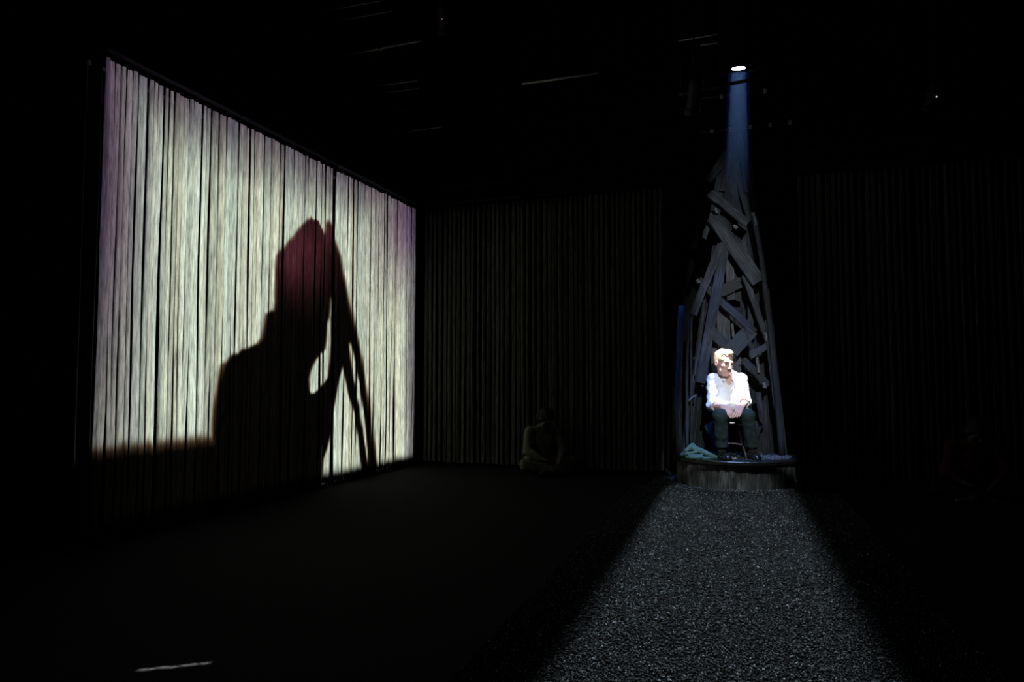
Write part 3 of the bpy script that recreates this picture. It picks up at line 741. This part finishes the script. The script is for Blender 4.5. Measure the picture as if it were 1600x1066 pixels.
def add_head(B, c, fr, S_):
    s, f, u = fr; Bm = [tuple(s), tuple(f), tuple(u)]
    def L(a, b, d_): return Vector(c) + (s * a + f * b + u * d_) * S_
    def E(p, r, k, sub=False): B.ell(L(*p), np.array(r) * S_, k * S_, sub, Bm)
    E((0, -0.012, 0.036), (0.074, 0.094, 0.084), 0.02)
    E((0, 0.018, -0.035), (0.057, 0.072, 0.080), 0.03)
    E((0, 0.060, -0.098), (0.030, 0.026, 0.022), 0.03)
    for q in (-1, 1):
        E((q * 0.045, 0.045, -0.075), (0.020, 0.030, 0.030), 0.03)
        E((q * 0.042, 0.060, -0.022), (0.024, 0.024, 0.020), 0.02)
    B.cap(L(-0.036, 0.078, 0.020), L(0.036, 0.078, 0.020), 0.0125 * S_, None, 0.015 * S_)
    for q in (-1, 1): E((q * 0.031, 0.098, 0.000), (0.017, 0.016, 0.011), 0.010, True)
    B.cap(L(0, 0.088, 0.008), L(0, 0.110, -0.036), 0.0085 * S_, 0.0125 * S_, 0.012 * S_)
    for q in (-1, 1): E((q * 0.013, 0.098, -0.042), (0.010, 0.012, 0.009), 0.006)
    B.cap(L(-0.022, 0.079, -0.071), L(0.022, 0.079, -0.071), 0.0085 * S_, None, 0.010 * S_)
    for q in (-1, 1):
        E((q * 0.079, -0.008, -0.008), (0.011, 0.022, 0.033), 0.008)
        E((q * 0.090, 0.000, -0.006), (0.007, 0.011, 0.018), 0.005, True)
    return L

def face_bits(L, S_, parent, org, fr):
    s, f, u = fr
    for q in (-1, 1):
        V, Fc = lathe_data([(0, -1), (0.6, -0.8), (1, 0), (0.6, 0.8), (0, 1)], 10)
        V = [(Vector(L(q * 0.031, 0.080, -0.001)) + s * v[0] * 0.012 * S_ + u * v[1] * 0.0055 * S_ + f * v[2] * 0.006 * S_) - org for v in V]
        link('eye', mesh('eye', V, Fc), M['eye'], parent, True)
        V, Fc = tube_data([L(q * 0.012, 0.0915, 0.018) - org, L(q * 0.030, 0.092, 0.023) - org, L(q * 0.048, 0.080, 0.020) - org], [0.003 * S_, 0.0042 * S_, 0.002 * S_], 6)
        link('eyebrow', mesh('eyebrow', V, Fc), M['brow'], parent, True)
    V, Fc = tube_data([L(-0.024, 0.080, -0.072) - org, L(-0.010, 0.0875, -0.070) - org, L(0.010, 0.0875, -0.070) - org, L(0.024, 0.080, -0.072) - org], [0.0015 * S_, 0.0034 * S_, 0.0034 * S_, 0.0015 * S_], 6)
    link('lips', mesh('lips', V, Fc), M['lips'], parent, True)

# ------------------------------------------------------------------ stool
ST = Vector((2.335, 7.56, Z0))
SEAT_H = 0.372
stool = empty('stool', ST, 'black round-seated stool with splayed wooden legs under the man', 'stool')
V, Fc = lathe_data([(0, SEAT_H - 0.028), (0.165, SEAT_H - 0.028), (0.178, SEAT_H - 0.018), (0.178, SEAT_H - 0.006), (0.170, SEAT_H), (0, SEAT_H)], 40)
link('seat', mesh('seat', V, Fc), M['stool'], stool, False)
feet = []
for a in (-58, 32, 122, 212):
    ca, sa = math.cos(math.radians(a)), math.sin(math.radians(a))
    top = Vector((0.115 * ca, 0.115 * sa, SEAT_H - 0.027)); bot = Vector((0.20 * ca, 0.20 * sa, 0.0)); feet.append((top, bot))
    V, Fc = tube_data([top, top.lerp(bot, 0.4), bot], [0.014, 0.0165, 0.010], 10)
    link('leg', mesh('leg', V, Fc), M['stool_leg'], stool, True)
for a, b2 in ((0, 2), (1, 3)):
    V, Fc = tube_data([feet[a][0].lerp(feet[a][1], 0.60), feet[b2][0].lerp(feet[b2][1], 0.60)], 0.007, 8)
    link('stretcher', mesh('stretcher', V, Fc), M['stool_leg'], stool, True)

# ------------------------------------------------------------------ the seated man
ORG = Vector((2.335, 7.50, Z0))
man = empty('person', ORG, 'man in an open white shirt and dark trousers sitting with hands between his knees', 'person')
J = dict(hip_a=Vector((2.245, 7.58, 0.785)), hip_b=Vector((2.425, 7.58, 0.785)), knee_a=at(1126, 650, 7.22), knee_b=at(1168, 650, 7.22),
         ank_a=at(1128, 703, 7.32), ank_b=at(1176, 703, 7.32), sh_a=at(1114, 592, 7.58), sh_b=at(1159, 592, 7.58), el_a=at(1112, 634, 7.50), el_b=at(1165, 628, 7.50),
         wr_a=at(1129, 636, 7.27), wr_b=at(1160, 633, 7.27), chest=at(1137, 604, 7.60), belly=at(1139, 630, 7.575), neck=at(1134, 588, 7.585), head=at(1130.5, 567, 7.50))
FR = head_frame((0.42, -1.0, -0.22), 0.04); HS = 1.09
B = Sdf((1.99, 6.98, 0.33), (2.66, 7.80, 1.52), 0.0037)
L = add_head(B, J['head'], FR, HS)
B.cap(J['neck'] + Vector((0, 0.02, -0.04)), J['head'] + Vector((0, 0.01, -0.05)), 0.062, 0.056, 0.03)
B.ell(J['chest'], (0.155, 0.095, 0.17), 0.03); B.ell(J['belly'], (0.15, 0.105, 0.14), 0.05)
B.cap(J['neck'] + Vector((0, 0.01, -0.06)), J['sh_a'], 0.06, 0.05, 0.03); B.cap(J['neck'] + Vector((0, 0.01, -0.06)), J['sh_b'], 0.06, 0.05, 0.03)
for q in 'ab':
    B.cap(J['sh_' + q], J['el_' + q], 0.046, 0.038, 0.02); B.cap(J['el_' + q], J['wr_' + q], 0.041, 0.026, 0.015)
    B.cap(J['hip_' + q], J['knee_' + q], 0.078, 0.055, 0.03); B.cap(J['knee_' + q], J['ank_' + q], 0.05, 0.033, 0.02)
    B.cap(J['belly'], J['hip_' + q], 0.10, 0.09, 0.04)
add_hand(B, J['wr_a'], at(1137, 641, 7.19), at(1146, 653, 7.155), (0.62, 0.15, 0.55), (0.45, 0.7, -0.5), 0.98)
add_hand(B, J['wr_b'], at(1154, 641, 7.19), at(1150, 652, 7.155), (-0.75, 0.1, 0.35), (-0.35, 0.8, -0.4), 0.98)
body = B.build('body', M['skin'], man, ORG)
face_bits(L, HS, man, ORG, FR)
# hair
s_, f_, u_ = FR; Bm = [tuple(s_), tuple(f_), tuple(u_)]
Hh = Sdf(npv(J['head']) - 0.17, npv(J['head']) + 0.19, 0.004)
Hh.ell(L(0, -0.016, 0.042), np.array((0.0815, 0.099, 0.094)) * HS, 0.01, False, Bm)
Hh.ell(L(-0.02, 0.02, 0.105), np.array((0.05, 0.06, 0.028)) * HS, 0.03, False, Bm); Hh.ell(L(-0.05, -0.01, 0.06), np.array((0.035, 0.06, 0.05)) * HS, 0.02, False, Bm)
Hh.ell(L(0, 0.130, 0.008), np.array((0.105, 0.085, 0.094)) * HS, 0.012, True, Bm)
Hh.ell(L(0, 0.05, -0.11), np.array((0.13, 0.16, 0.098)) * HS, 0.01, True, Bm)
for q in (-1, 1): Hh.ell(L(q * 0.062, 0.062, 0.065), np.array((0.028, 0.03, 0.03)) * HS, 0.01, True, Bm)
Hh.fold(0.0028, [(90, 0.6), (140, 0.5), (180, 0.4), (70, 0.5)], 4)
Hh.build('hair', M['hair'], man, ORG)
# shirt
Sh = Sdf((1.98, 7.20, 0.68), (2.68, 7.80, 1.30), 0.0045)
Sh.ell(J['chest'] + Vector((0, 0.005, 0)), (0.178, 0.118, 0.185), 0.03)
Sh.ell(J['belly'] + Vector((0, -0.005, 0.0)), (0.178, 0.135, 0.14), 0.06)
for q in 'ab':
    Sh.cap(J['neck'] + Vector((0, 0.015, -0.055)), J['sh_' + q], 0.068, 0.060, 0.035)
    Sh.cap(J['sh_' + q], J['el_' + q], 0.062, 0.058, 0.018)
    e, wv = J['el_' + q], J['wr_' + q]
    Sh.cap(e, e.lerp(wv, 0.30), 0.058, 0.054, 0.015); Sh.cap(e.lerp(wv, 0.30), e.lerp(wv, 0.40), 0.057, 0.055, 0.004)
Sh.cap(J['neck'] + Vector((0, 0.02, -0.03)), J['neck'] + Vector((0, 0.0, 0.02)), 0.074, 0.072, 0.015)
Sh.fold(0.0036, [(38, 1.0), (55, 0.6), (70, 1.2), (30, 0.3)], 11, 0.6)
nk = npv(J['neck'])
Sh.cap(nk + (0, -0.02, 0.11), nk + (0, -0.03, 0.0), 0.062, 0.058, 0.006, True)
Sh.cap(nk + (0.004, -0.08, 0.02), nk + (0.018, -0.112, -0.12), 0.066, 0.016, 0.006, True)
for q in 'ab':
    e, wv = J['el_' + q], J['wr_' + q]
    Sh.cap(e.lerp(wv, 0.49), wv, 0.05, 0.06, 0.003, True)
shirt = Sh.build('shirt', M['shirt'], man, ORG)
for q in (-1, 1):       # collar wings
    a = J['neck'] + Vector((q * 0.060, -0.025, 0.028)) ; pts4 = [a, J['neck'] + Vector((q * 0.066, 0.03, 0.035)), J['neck'] + Vector((q * 0.088, -0.03, -0.022)), J['neck'] + Vector((q * 0.052 + 0.004, -0.105, -0.062)), J['neck'] + Vector((q * 0.026 + 0.004, -0.088, -0.028))]
    V = [p - ORG for p in pts4]; nn = Vector((q * 0.5, -0.8, 0.3)).normalized() * 0.006; V = V + [v + nn for v in V]
    Fc = [(0, 1, 2, 3, 4), (9, 8, 7, 6, 5)] + [(i, 5 + i, 5 + (i + 1) % 5, (i + 1) % 5) for i in range(5)]
    link('collar', mesh('collar', V, Fc), M['shirt'], shirt)
for z in (1.045, 0.985, 0.925):
    V, Fc = lathe_data([(0, 0), (0.0055, 0), (0.0055, 0.003), (0, 0.003)], 10)
    o = link('button', mesh('button', V, Fc), M['button'], shirt); o.location = Vector((J['chest'].x + 0.012, J['chest'].y - 0.122 - (1.08 - z) * 0.10, z)) - ORG; o.rotation_euler = (math.pi / 2, 0, 0)
V, Fc = box_data(-0.038, 0.038, -0.003, 0.003, -0.045, 0.04)
o = link('chest_pocket', mesh('chest_pocket', V, Fc), M['shirt'], shirt); o.location = J['chest'] + Vector((0.075, -0.104, -0.015)) - ORG; o.rotation_euler = (-0.10, 0, 0.42)
# trousers
Tr = Sdf((2.0, 7.02, 0.40), (2.68, 7.82, 0.98), 0.0045)
Tr.ell((2.335, 7.60, 0.80), (0.185, 0.15, 0.115), 0.03)
for q in 'ab':
    kn, an_ = J['knee_' + q], J['ank_' + q]
    Tr.cap(J['hip_' + q], kn, 0.098, 0.074, 0.03); Tr.cap(kn, kn.lerp(an_, 0.55), 0.072, 0.064, 0.02); Tr.cap(kn.lerp(an_, 0.55), an_ + Vector((0, 0.0, 0.0)), 0.064, 0.060, 0.02)
for q in 'ab':
    kn, an_ = J['knee_' + q], J['ank_' + q]
    Tr.cap(kn + Vector((0, -0.068, -0.03)), an_ + Vector((0, -0.066, 0.0)), 0.004, 0.004, 0.014)
Tr.fold(0.0026, [(34, 0.8), (48, 0.6), (62, 1.4), (80, 0.7)], 21, 0.4)
Tr.cutz(0.452)
Tr.build('trousers', M['trouser'], man, ORG)
for q, yaw in (('a', 0.06), ('b', -0.10)):
    an_ = J['ank_' + q]; sk = Sdf(npv(an_) - 0.2, npv(an_) + 0.2, 0.005)
    sk.cap(an_ + Vector((0, 0, 0.09)), Vector((an_.x, an_.y + 0.005, Z0 + 0.065)), 0.045, 0.042, 0.01)
    sk.build('sock', M['sock'], man, ORG)
    sh = Sdf((an_.x - 0.14, an_.y - 0.30, Z0 - 0.02), (an_.x + 0.14, an_.y + 0.13, Z0 + 0.16), 0.0042)
    fd = Vector((math.sin(yaw), -math.cos(yaw), 0)); b0 = Vector((an_.x, an_.y, Z0))
    sh.cap(b0 - fd * 0.035 + Vector((0, 0, 0.036)), b0 + fd * 0.02 + Vector((0, 0, 0.06)), 0.037, 0.040, 0.02)
    sh.ell(b0 + fd * 0.09 + Vector((0, 0, 0.028)), (0.050, 0.085, 0.046), 0.03); sh.ell(b0 + fd * 0.145 + Vector((0, 0, 0.022)), (0.046, 0.060, 0.040), 0.03)
    sh.cutz(Z0 + 0.002)
    o = sh.build('shoe', M['shoe'], man, ORG)
    V = []; n = 20
    for z in (Z0 + 0.0005, Z0 + 0.011):
        for i in range(n):
            a = 2 * math.pi * i / n; lx = math.cos(a); ly = math.sin(a)
            wv = 0.050 if ly > 0 else 0.040
            V.append(b0 + fd * (0.065 + 0.142 * ly) + Vector((fd.y * -1, fd.x, 0)) * (wv * lx) + Vector((0, 0, z - Z0)) - ORG)
    Fc = [tuple(range(n - 1, -1, -1)), tuple(range(n, 2 * n))] + [(i, (i + 1) % n, n + (i + 1) % n, n + i) for i in range(n)]
    link('sole', mesh('sole', V, Fc), M['sock'], o)

# ------------------------------------------------------------------ jacket dropped on the platform
JO = at(1090, 716, 7.42); JO.z = Z0
Jk = Sdf((JO.x - 0.24, JO.y - 0.22, Z0 - 0.02), (JO.x + 0.24, JO.y + 0.26, Z0 + 0.24), 0.0045)
def jp(x, y, z): return (JO.x + x, JO.y + y, Z0 + z)
Jk.ell(jp(-0.05, 0.07, 0.02), (0.12, 0.10, 0.045), 0.01)
Jk.cap(jp(-0.06, 0.03, 0.105), jp(0.06, -0.03, 0.062), 0.036, 0.031, 0.004); Jk.cap(jp(0.06, -0.03, 0.060), jp(0.165, -0.07, 0.016), 0.030, 0.025, 0.006)
Jk.cap(jp(-0.125, 0.0, 0.075), jp(-0.04, 0.04, 0.122), 0.020, 0.030, 0.004); Jk.cap(jp(-0.135, -0.02, 0.040), jp(-0.01, -0.035, 0.068), 0.017, 0.020, 0.004)
Jk.cap(jp(-0.04, 0.08, 0.12), jp(0.03, 0.10, 0.085), 0.022, 0.018, 0.006); Jk.cap(jp(-0.02, 0.12, 0.05), jp(0.07, 0.10, 0.02), 0.03, 0.02, 0.01)
Jk.ell(jp(-0.05, -0.085, 0.016), (0.105, 0.055, 0.026), 0.006); Jk.ell(jp(0.06, -0.10, 0.010), (0.085, 0.028, 0.015), 0.006); Jk.cap(jp(-0.10, -0.06, 0.03), jp(0.03, -0.075, 0.038), 0.014, 0.012, 0.006)
Jk.fold(0.0022, [(40, 1), (60, 1.2), (85, 1), (110, 1)], 6, 0.6)
Jk.cutz(Z0 + 0.004)
jo = Jk.build('jacket', M['jacket'], None, JO); jo.location = JO
tag(jo, 'crumpled bottle green jacket dropped on the platform beside the stool', 'jacket')

# ------------------------------------------------------------------ two people in the dark
def sitter(org, yaw, label, top, legs, lean, S_=1.0, headlean=0.0):
    """person sitting cross-legged on the floor; local x = their left, -y = forward"""
    root = empty('person', org, label, 'person', rz=yaw)
    def sd(lo, hi, h=0.009): return Sdf(np.array(lo) * S_, np.array(hi) * S_, h)
    pel, che = Vector((0, 0.05, 0.11)), Vector((0, 0.05 - lean, 0.38)); nk = Vector((0, 0.03 - lean * 1.5, 0.58)); hd = nk + Vector((0.01, -0.06 - headlean, 0.10))
    sh = [Vector((q * 0.175, 0.04 - lean * 1.35, 0.52)) for q in (-1, 1)]; el = [Vector((q * 0.25, -0.05 - lean, 0.29)) for q in (-1, 1)]
    wr = [Vector((q * 0.13, -0.24, 0.20)) for q in (-1, 1)]; kn = [Vector((q * 0.33, -0.20, 0.13)) for q in (-1, 1)]; an_ = [Vector((-q * 0.08, -0.33, 0.055)) for q in (-1, 1)]
    B = sd((-0.5, -0.6, -0.02), (0.5, 0.35, 0.95), 0.007)
    fr = head_frame((0.35, -1, -1.15)); add_head(B, hd, fr, 1.0)
    B.cap(nk, hd + Vector((0, 0.02, -0.03)), 0.055, 0.05, 0.03); B.ell(che, (0.15, 0.09, 0.18), 0.03); B.ell(pel, (0.15, 0.11, 0.11), 0.06); B.cap(pel, che, 0.11, 0.11, 0.05)
    for i in (0, 1):
        B.cap(nk + Vector((0, 0, -0.05)), sh[i], 0.05, 0.045, 0.03); B.cap(sh[i], el[i], 0.042, 0.036, 0.02); B.cap(el[i], wr[i], 0.036, 0.026, 0.015)
        q = (-1, 1)[i]; add_hand(B, wr[i], wr[i] + Vector((-q * 0.05, -0.05, -0.02)), wr[i] + Vector((-q * 0.09, -0.09, -0.07)), (q * 0.4, -0.6, 0.3), (0, 0, -1))
        B.cap(pel, kn[i], 0.07, 0.05, 0.03); B.cap(kn[i], an_[i], 0.045, 0.032, 0.02); B.cap(an_[i], an_[i] + Vector((-q * 0.12, -0.02, -0.01)), 0.034, 0.026, 0.02)
    B.cutz(0.003); B.build('body', M['skin_shaded'], root, (0, 0, 0))
    T = sd((-0.42, -0.45, 0.0), (0.42, 0.35, 0.75)); T.ell(che, (0.185, 0.13, 0.20), 0.03); T.ell(pel + Vector((0, 0, 0.05)), (0.19, 0.15, 0.13), 0.07)
    for i in (0, 1):
        T.cap(nk + Vector((0, 0, -0.04)), sh[i], 0.062, 0.06, 0.03); T.cap(sh[i], el[i], 0.062, 0.055, 0.02); T.cap(el[i], el[i].lerp(wr[i], 0.85), 0.052, 0.042, 0.02)
    T.fold(0.003, [(30, 1), (44, 1.2), (60, 1)], 2); T.cutz(0.03); T.build('jacket', top, root, (0, 0, 0))
    T = sd((-0.48, -0.5, -0.01), (0.48, 0.3, 0.35)); T.ell(pel, (0.18, 0.15, 0.10), 0.03)
    for i in (0, 1): T.cap(pel + Vector(((-1, 1)[i] * 0.08, 0, 0)), kn[i], 0.095, 0.07, 0.03); T.cap(kn[i], kn[i].lerp(an_[i], 0.9), 0.068, 0.05, 0.02)
    T.fold(0.004, [(30, 1), (44, 1.2), (60, 1)], 8); T.cutz(0.004); T.build('trousers', legs, root, (0, 0, 0))
    Hh = sd(npv(hd) - 0.16, npv(hd) + 0.17, 0.006); s, f, u = fr; Bm2 = [tuple(s), tuple(f), tuple(u)]
    Hh.ell(hd + u * 0.035 - f * 0.016, (0.086, 0.104, 0.098), 0.01, False, Bm2); Hh.ell(hd - u * 0.03 - f * 0.03, (0.088, 0.09, 0.10), 0.02, False, Bm2); Hh.ell(hd + f * 0.135 - u * 0.03, (0.08, 0.07, 0.085), 0.01, True, Bm2); Hh.fold(0.003, [(90, 1), (130, 1)], 3)
    Hh.build('hair', M['sitter_hair'], root, (0, 0, 0))
    return root
p = at_z(846, 742, 0.0)
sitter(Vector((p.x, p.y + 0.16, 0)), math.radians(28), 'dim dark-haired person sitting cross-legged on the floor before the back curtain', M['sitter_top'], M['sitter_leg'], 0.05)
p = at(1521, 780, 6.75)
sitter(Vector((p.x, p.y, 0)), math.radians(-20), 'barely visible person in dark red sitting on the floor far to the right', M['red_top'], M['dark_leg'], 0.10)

# ------------------------------------------------------------------ overhead rig
fx = empty('overhead_spotlight', LENS, 'glowing spotlight hanging high above the plank tower, pointing straight down', 'spotlight')
Rz = axis_matrix(Vector((0, 0, 0)), ax, (1, 0, 0))
def fpart(name, prof, m, n=32, closed=False, sm=False):
    V, Fc = lathe_data(prof, n, closed); V = [Rz @ Vector(v) for v in V]; return link(name, mesh(name, V, Fc), m, fx, sm)
fpart('housing', [(0.205, 0.03), (0.205, -0.60), (0.220, -0.70), (0.220, -1.50), (0.15, -1.66), (0.0, -1.66), (0.0, -1.65), (0.145, -1.65), (0.212, -1.49), (0.212, -0.70), (0.197, -0.595), (0.197, 0.03)], M['black'], 32, True)
m = bpy.data.materials.new('glowing_lens'); m.use_nodes = True; t = m.node_tree; t.nodes.clear(); q = NT(t)
out = q.n('ShaderNodeOutputMaterial'); add = q.n('ShaderNodeAddShader'); tr = q.n('ShaderNodeBsdfTransparent'); e = q.n('ShaderNodeEmission')
e.inputs[0].default_value = (0.95, 0.92, 1.0, 1); e.inputs[1].default_value = 6.0
q.lk(tr.outputs[0], add.inputs[0]); q.lk(e.outputs[0], add.inputs[1]); q.lk(add.outputs[0], out.inputs[0])
fpart('lens', [(0.0, 0.03), (0.03, 0.0285), (0.066, 0.022), (0.066, 0.016), (0.0, 0.016)], m)
m = bpy.data.materials.new('added_blue_filter'); m.use_nodes = True; t = m.node_tree; t.nodes.clear(); q = NT(t)
out = q.n('ShaderNodeOutputMaterial'); tr = q.n('ShaderNodeBsdfTransparent'); tr.inputs[0].default_value = (0.14, 0.22, 0.38, 1)     # crossed twice
q.lk(tr.outputs[0], out.inputs[0])
fpart('added_filter_ring', [(0.070, 0.012), (0.1975, 0.012), (0.1975, 0.016), (0.070, 0.016)], m, 32, True)  # unseen ring, added only to turn the beam's outer fringe blue
V, Fc = tube_data([Rz @ Vector((0.22, 0, -1.1)), Rz @ Vector((0.25, 0, -1.1)), Rz @ Vector((0.25, 0, -1.75)), Rz @ Vector((-0.25, 0, -1.75)), Rz @ Vector((-0.25, 0, -1.1)), Rz @ Vector((-0.22, 0, -1.1))], 0.012, 8)
link('yoke', mesh('yoke', V, Fc), M['fixture'], fx)
V, Fc = tube_data([Rz @ Vector((0, 0, -1.74)), Vector((0, 0, 6.6 - LENS.z))], 0.02, 8); link('hanger', mesh('hanger', V, Fc), M['fixture'], fx)

def pipe(a, b2, r_, label, clamps=0, extra=None, m=None):
    a = Vector(a); b2 = Vector(b2)
    root = empty('rigging_pipe', a, label, 'pipe', 'pipes of the overhead rig')
    V, Fc = tube_data([Vector((0, 0, 0)), b2 - a], r_, 10); link('tube', mesh('tube', V, Fc), m or M['pipe'], root, True)
    for q in ((0.03, 0.97) if (b2 - a).length < 0.9 else (0.03, 0.5, 0.97)):
        p = (b2 - a) * q; V, Fc = tube_data([p, Vector((p.x, p.y, 6.6 - a.z))], 0.004, 5); link('hanging_wire', mesh('hanging_wire', V, Fc), M['fixture'], root)
    for i in range(clamps):
        p = (b2 - a) * (i + 0.5) / clamps
        V, Fc = lathe_data([(r_ + 0.002, -0.02), (r_ + 0.016, -0.016), (r_ + 0.018, 0.0), (r_ + 0.016, 0.016), (r_ + 0.002, 0.02)], 10, True)
        mt = axis_matrix(p, b2 - a, (0, 0, 1)); V = [mt @ Vector(v) for v in V]
        link('clamp', mesh('clamp', V, Fc), M['clamp'], root)
    return root
RP = [((425, 107), (656, 64), 4.9, 0.014, 'long pale overhead pipe above the middle of the lit curtain', 2),
      ((595, 134), (652, 126), 4.7, 0.008, 'short thin overhead pipe, upper one of the close pair', 0), ((603, 145), (654, 138), 4.7, 0.008, 'short thin overhead pipe, lower one of the close pair', 0),
      ((577, 213), (692, 198), 4.4, 0.010, 'thin overhead pipe low over the curtain corner', 1), ((606, 177), (648, 168), 4.6, 0.007, 'faint short overhead pipe between the close pair and the corner pipe', 0),
      ((816, 131), (936, 114), 4.8, 0.015, 'dull overhead pipe hanging alone left of the spotlight beam', 0),
      ((1060, 64), (1134, 51), 5.0, 0.008, 'thin overhead pipe, upper of two above the spotlight', 0), ((1094, 71), (1140, 64), 5.0, 0.008, 'thin overhead pipe, lower of two above the spotlight', 0),
      ((506, 37), (613, 17), 5.2, 0.009, 'thin overhead pipe near the top of the picture above the long pale pipe', 0), ((458, 27), (600, 0), 5.2, 0.008, 'topmost overhead pipe running out of the picture', 0)]
for a, b2, z, r_, lab, cl in RP: pipe(at_z(*a, z), at_z(*b2, z), r_, lab, cl)
pipe(at(1060, 148, 6.55), at(1190, 121, 6.35), 0.016, 'dark overhead bar crossing in front of the spotlight beam', 0, m=M['fixture'])
pipe(at(1097, 207, 8.4), at(1250, 189.5, 8.2), 0.012, 'overhead bar with pale clamps behind the tip of the plank tower', 5, m=M['fixture'])
pipe(at(1095, 154, 8.0), at(1230, 138, 7.8), 0.012, 'overhead bar with two clamps behind the spotlight beam', 2, m=M['fixture'])
pipe(at_z(405, 57, 5.1), at_z(452, 88, 5.1), 0.007, 'short slanting overhead pipe above the far end of the lit curtain', 0)

def lantern(p, label, indicator=None, rz=0.0):
    root = empty('stage_lantern', p, label, 'lantern', rz=rz)
    V, Fc = lathe_data([(0, 0.16), (0.055, 0.16), (0.065, 0.12), (0.065, -0.10), (0.075, -0.12), (0.075, -0.16), (0.06, -0.15), (0.0, -0.13)], 20)
    V = [Matrix.Rotation(math.radians(35), 3, 'X') @ Vector(v) for v in V]; link('housing', mesh('housing', V, Fc), M['fixture'], root, False)
    V, Fc = tube_data([(0.075, 0, 0), (0.09, 0, 0), (0.09, 0, 0.2), (-0.09, 0, 0.2), (-0.09, 0, 0), (-0.075, 0, 0)], 0.008, 6); link('yoke', mesh('yoke', V, Fc), M['fixture'], root)
    V, Fc = tube_data([(0, 0, 0.2), (0, 0, 6.6 - p.z)], 0.008, 6); link('hanger', mesh('hanger', V, Fc), M['fixture'], root)
    if indicator:
        m = bpy.data.materials.new('indicator_glow'); m.use_nodes = True; b = m.node_tree.nodes['Principled BSDF']
        b.inputs['Emission Color'].default_value = (*indicator, 1); b.inputs['Emission Strength'].default_value = 1.0; b.inputs['Base Color'].default_value = (0.1, 0.1, 0.1, 1)
        V, Fc = lathe_data([(0, -0.010), (0.007, -0.007), (0.010, 0), (0.007, 0.007), (0, 0.010)], 8)
        o = link('indicator', mesh('indicator', V, Fc), m, root, True); o.location = (0, -0.10, -0.05)
lantern(at(1085, 151, 6.42) , 'small dark lantern hung at the left end of the bar before the beam')
lantern(at(1455, 150, 8.0), 'dark lantern with a tiny white indicator high on the right', (0.6, 0.6, 0.6))
lantern(at(692, 30, 7.5), 'dark lantern with a tiny reddish indicator near the top middle', (0.12, 0.05, 0.05))

# ------------------------------------------------------------------ stage haze around the beam
V, Fc = tube_data([LENS + ax * 0.06, LENS + ax * 1.7], [0.105, 0.17], 40)
m = bpy.data.materials.new('thin_blue_haze'); m.use_nodes = True; t = m.node_tree; t.nodes.clear(); q = NT(t)
out = q.n('ShaderNodeOutputMaterial'); vs_ = q.n('ShaderNodeVolumeScatter'); vs_.inputs['Color'].default_value = (0.22, 0.45, 1.0, 1)
pos = q.n('ShaderNodeNewGeometry').outputs['Position']
dist = q.m('SUBTRACT', q.dot(pos, ax), LENS.dot(ax))
q.lk(q.m('MULTIPLY', q.step(dist, 1.5, 0.2), 0.040), vs_.inputs['Density'])
q.lk(vs_.outputs[0], out.inputs['Volume'])
o = link('haze', mesh('haze', V, Fc), m)
tag(o, 'thin bluish haze drifting in the beam under the spotlight', 'haze', kind='stuff')
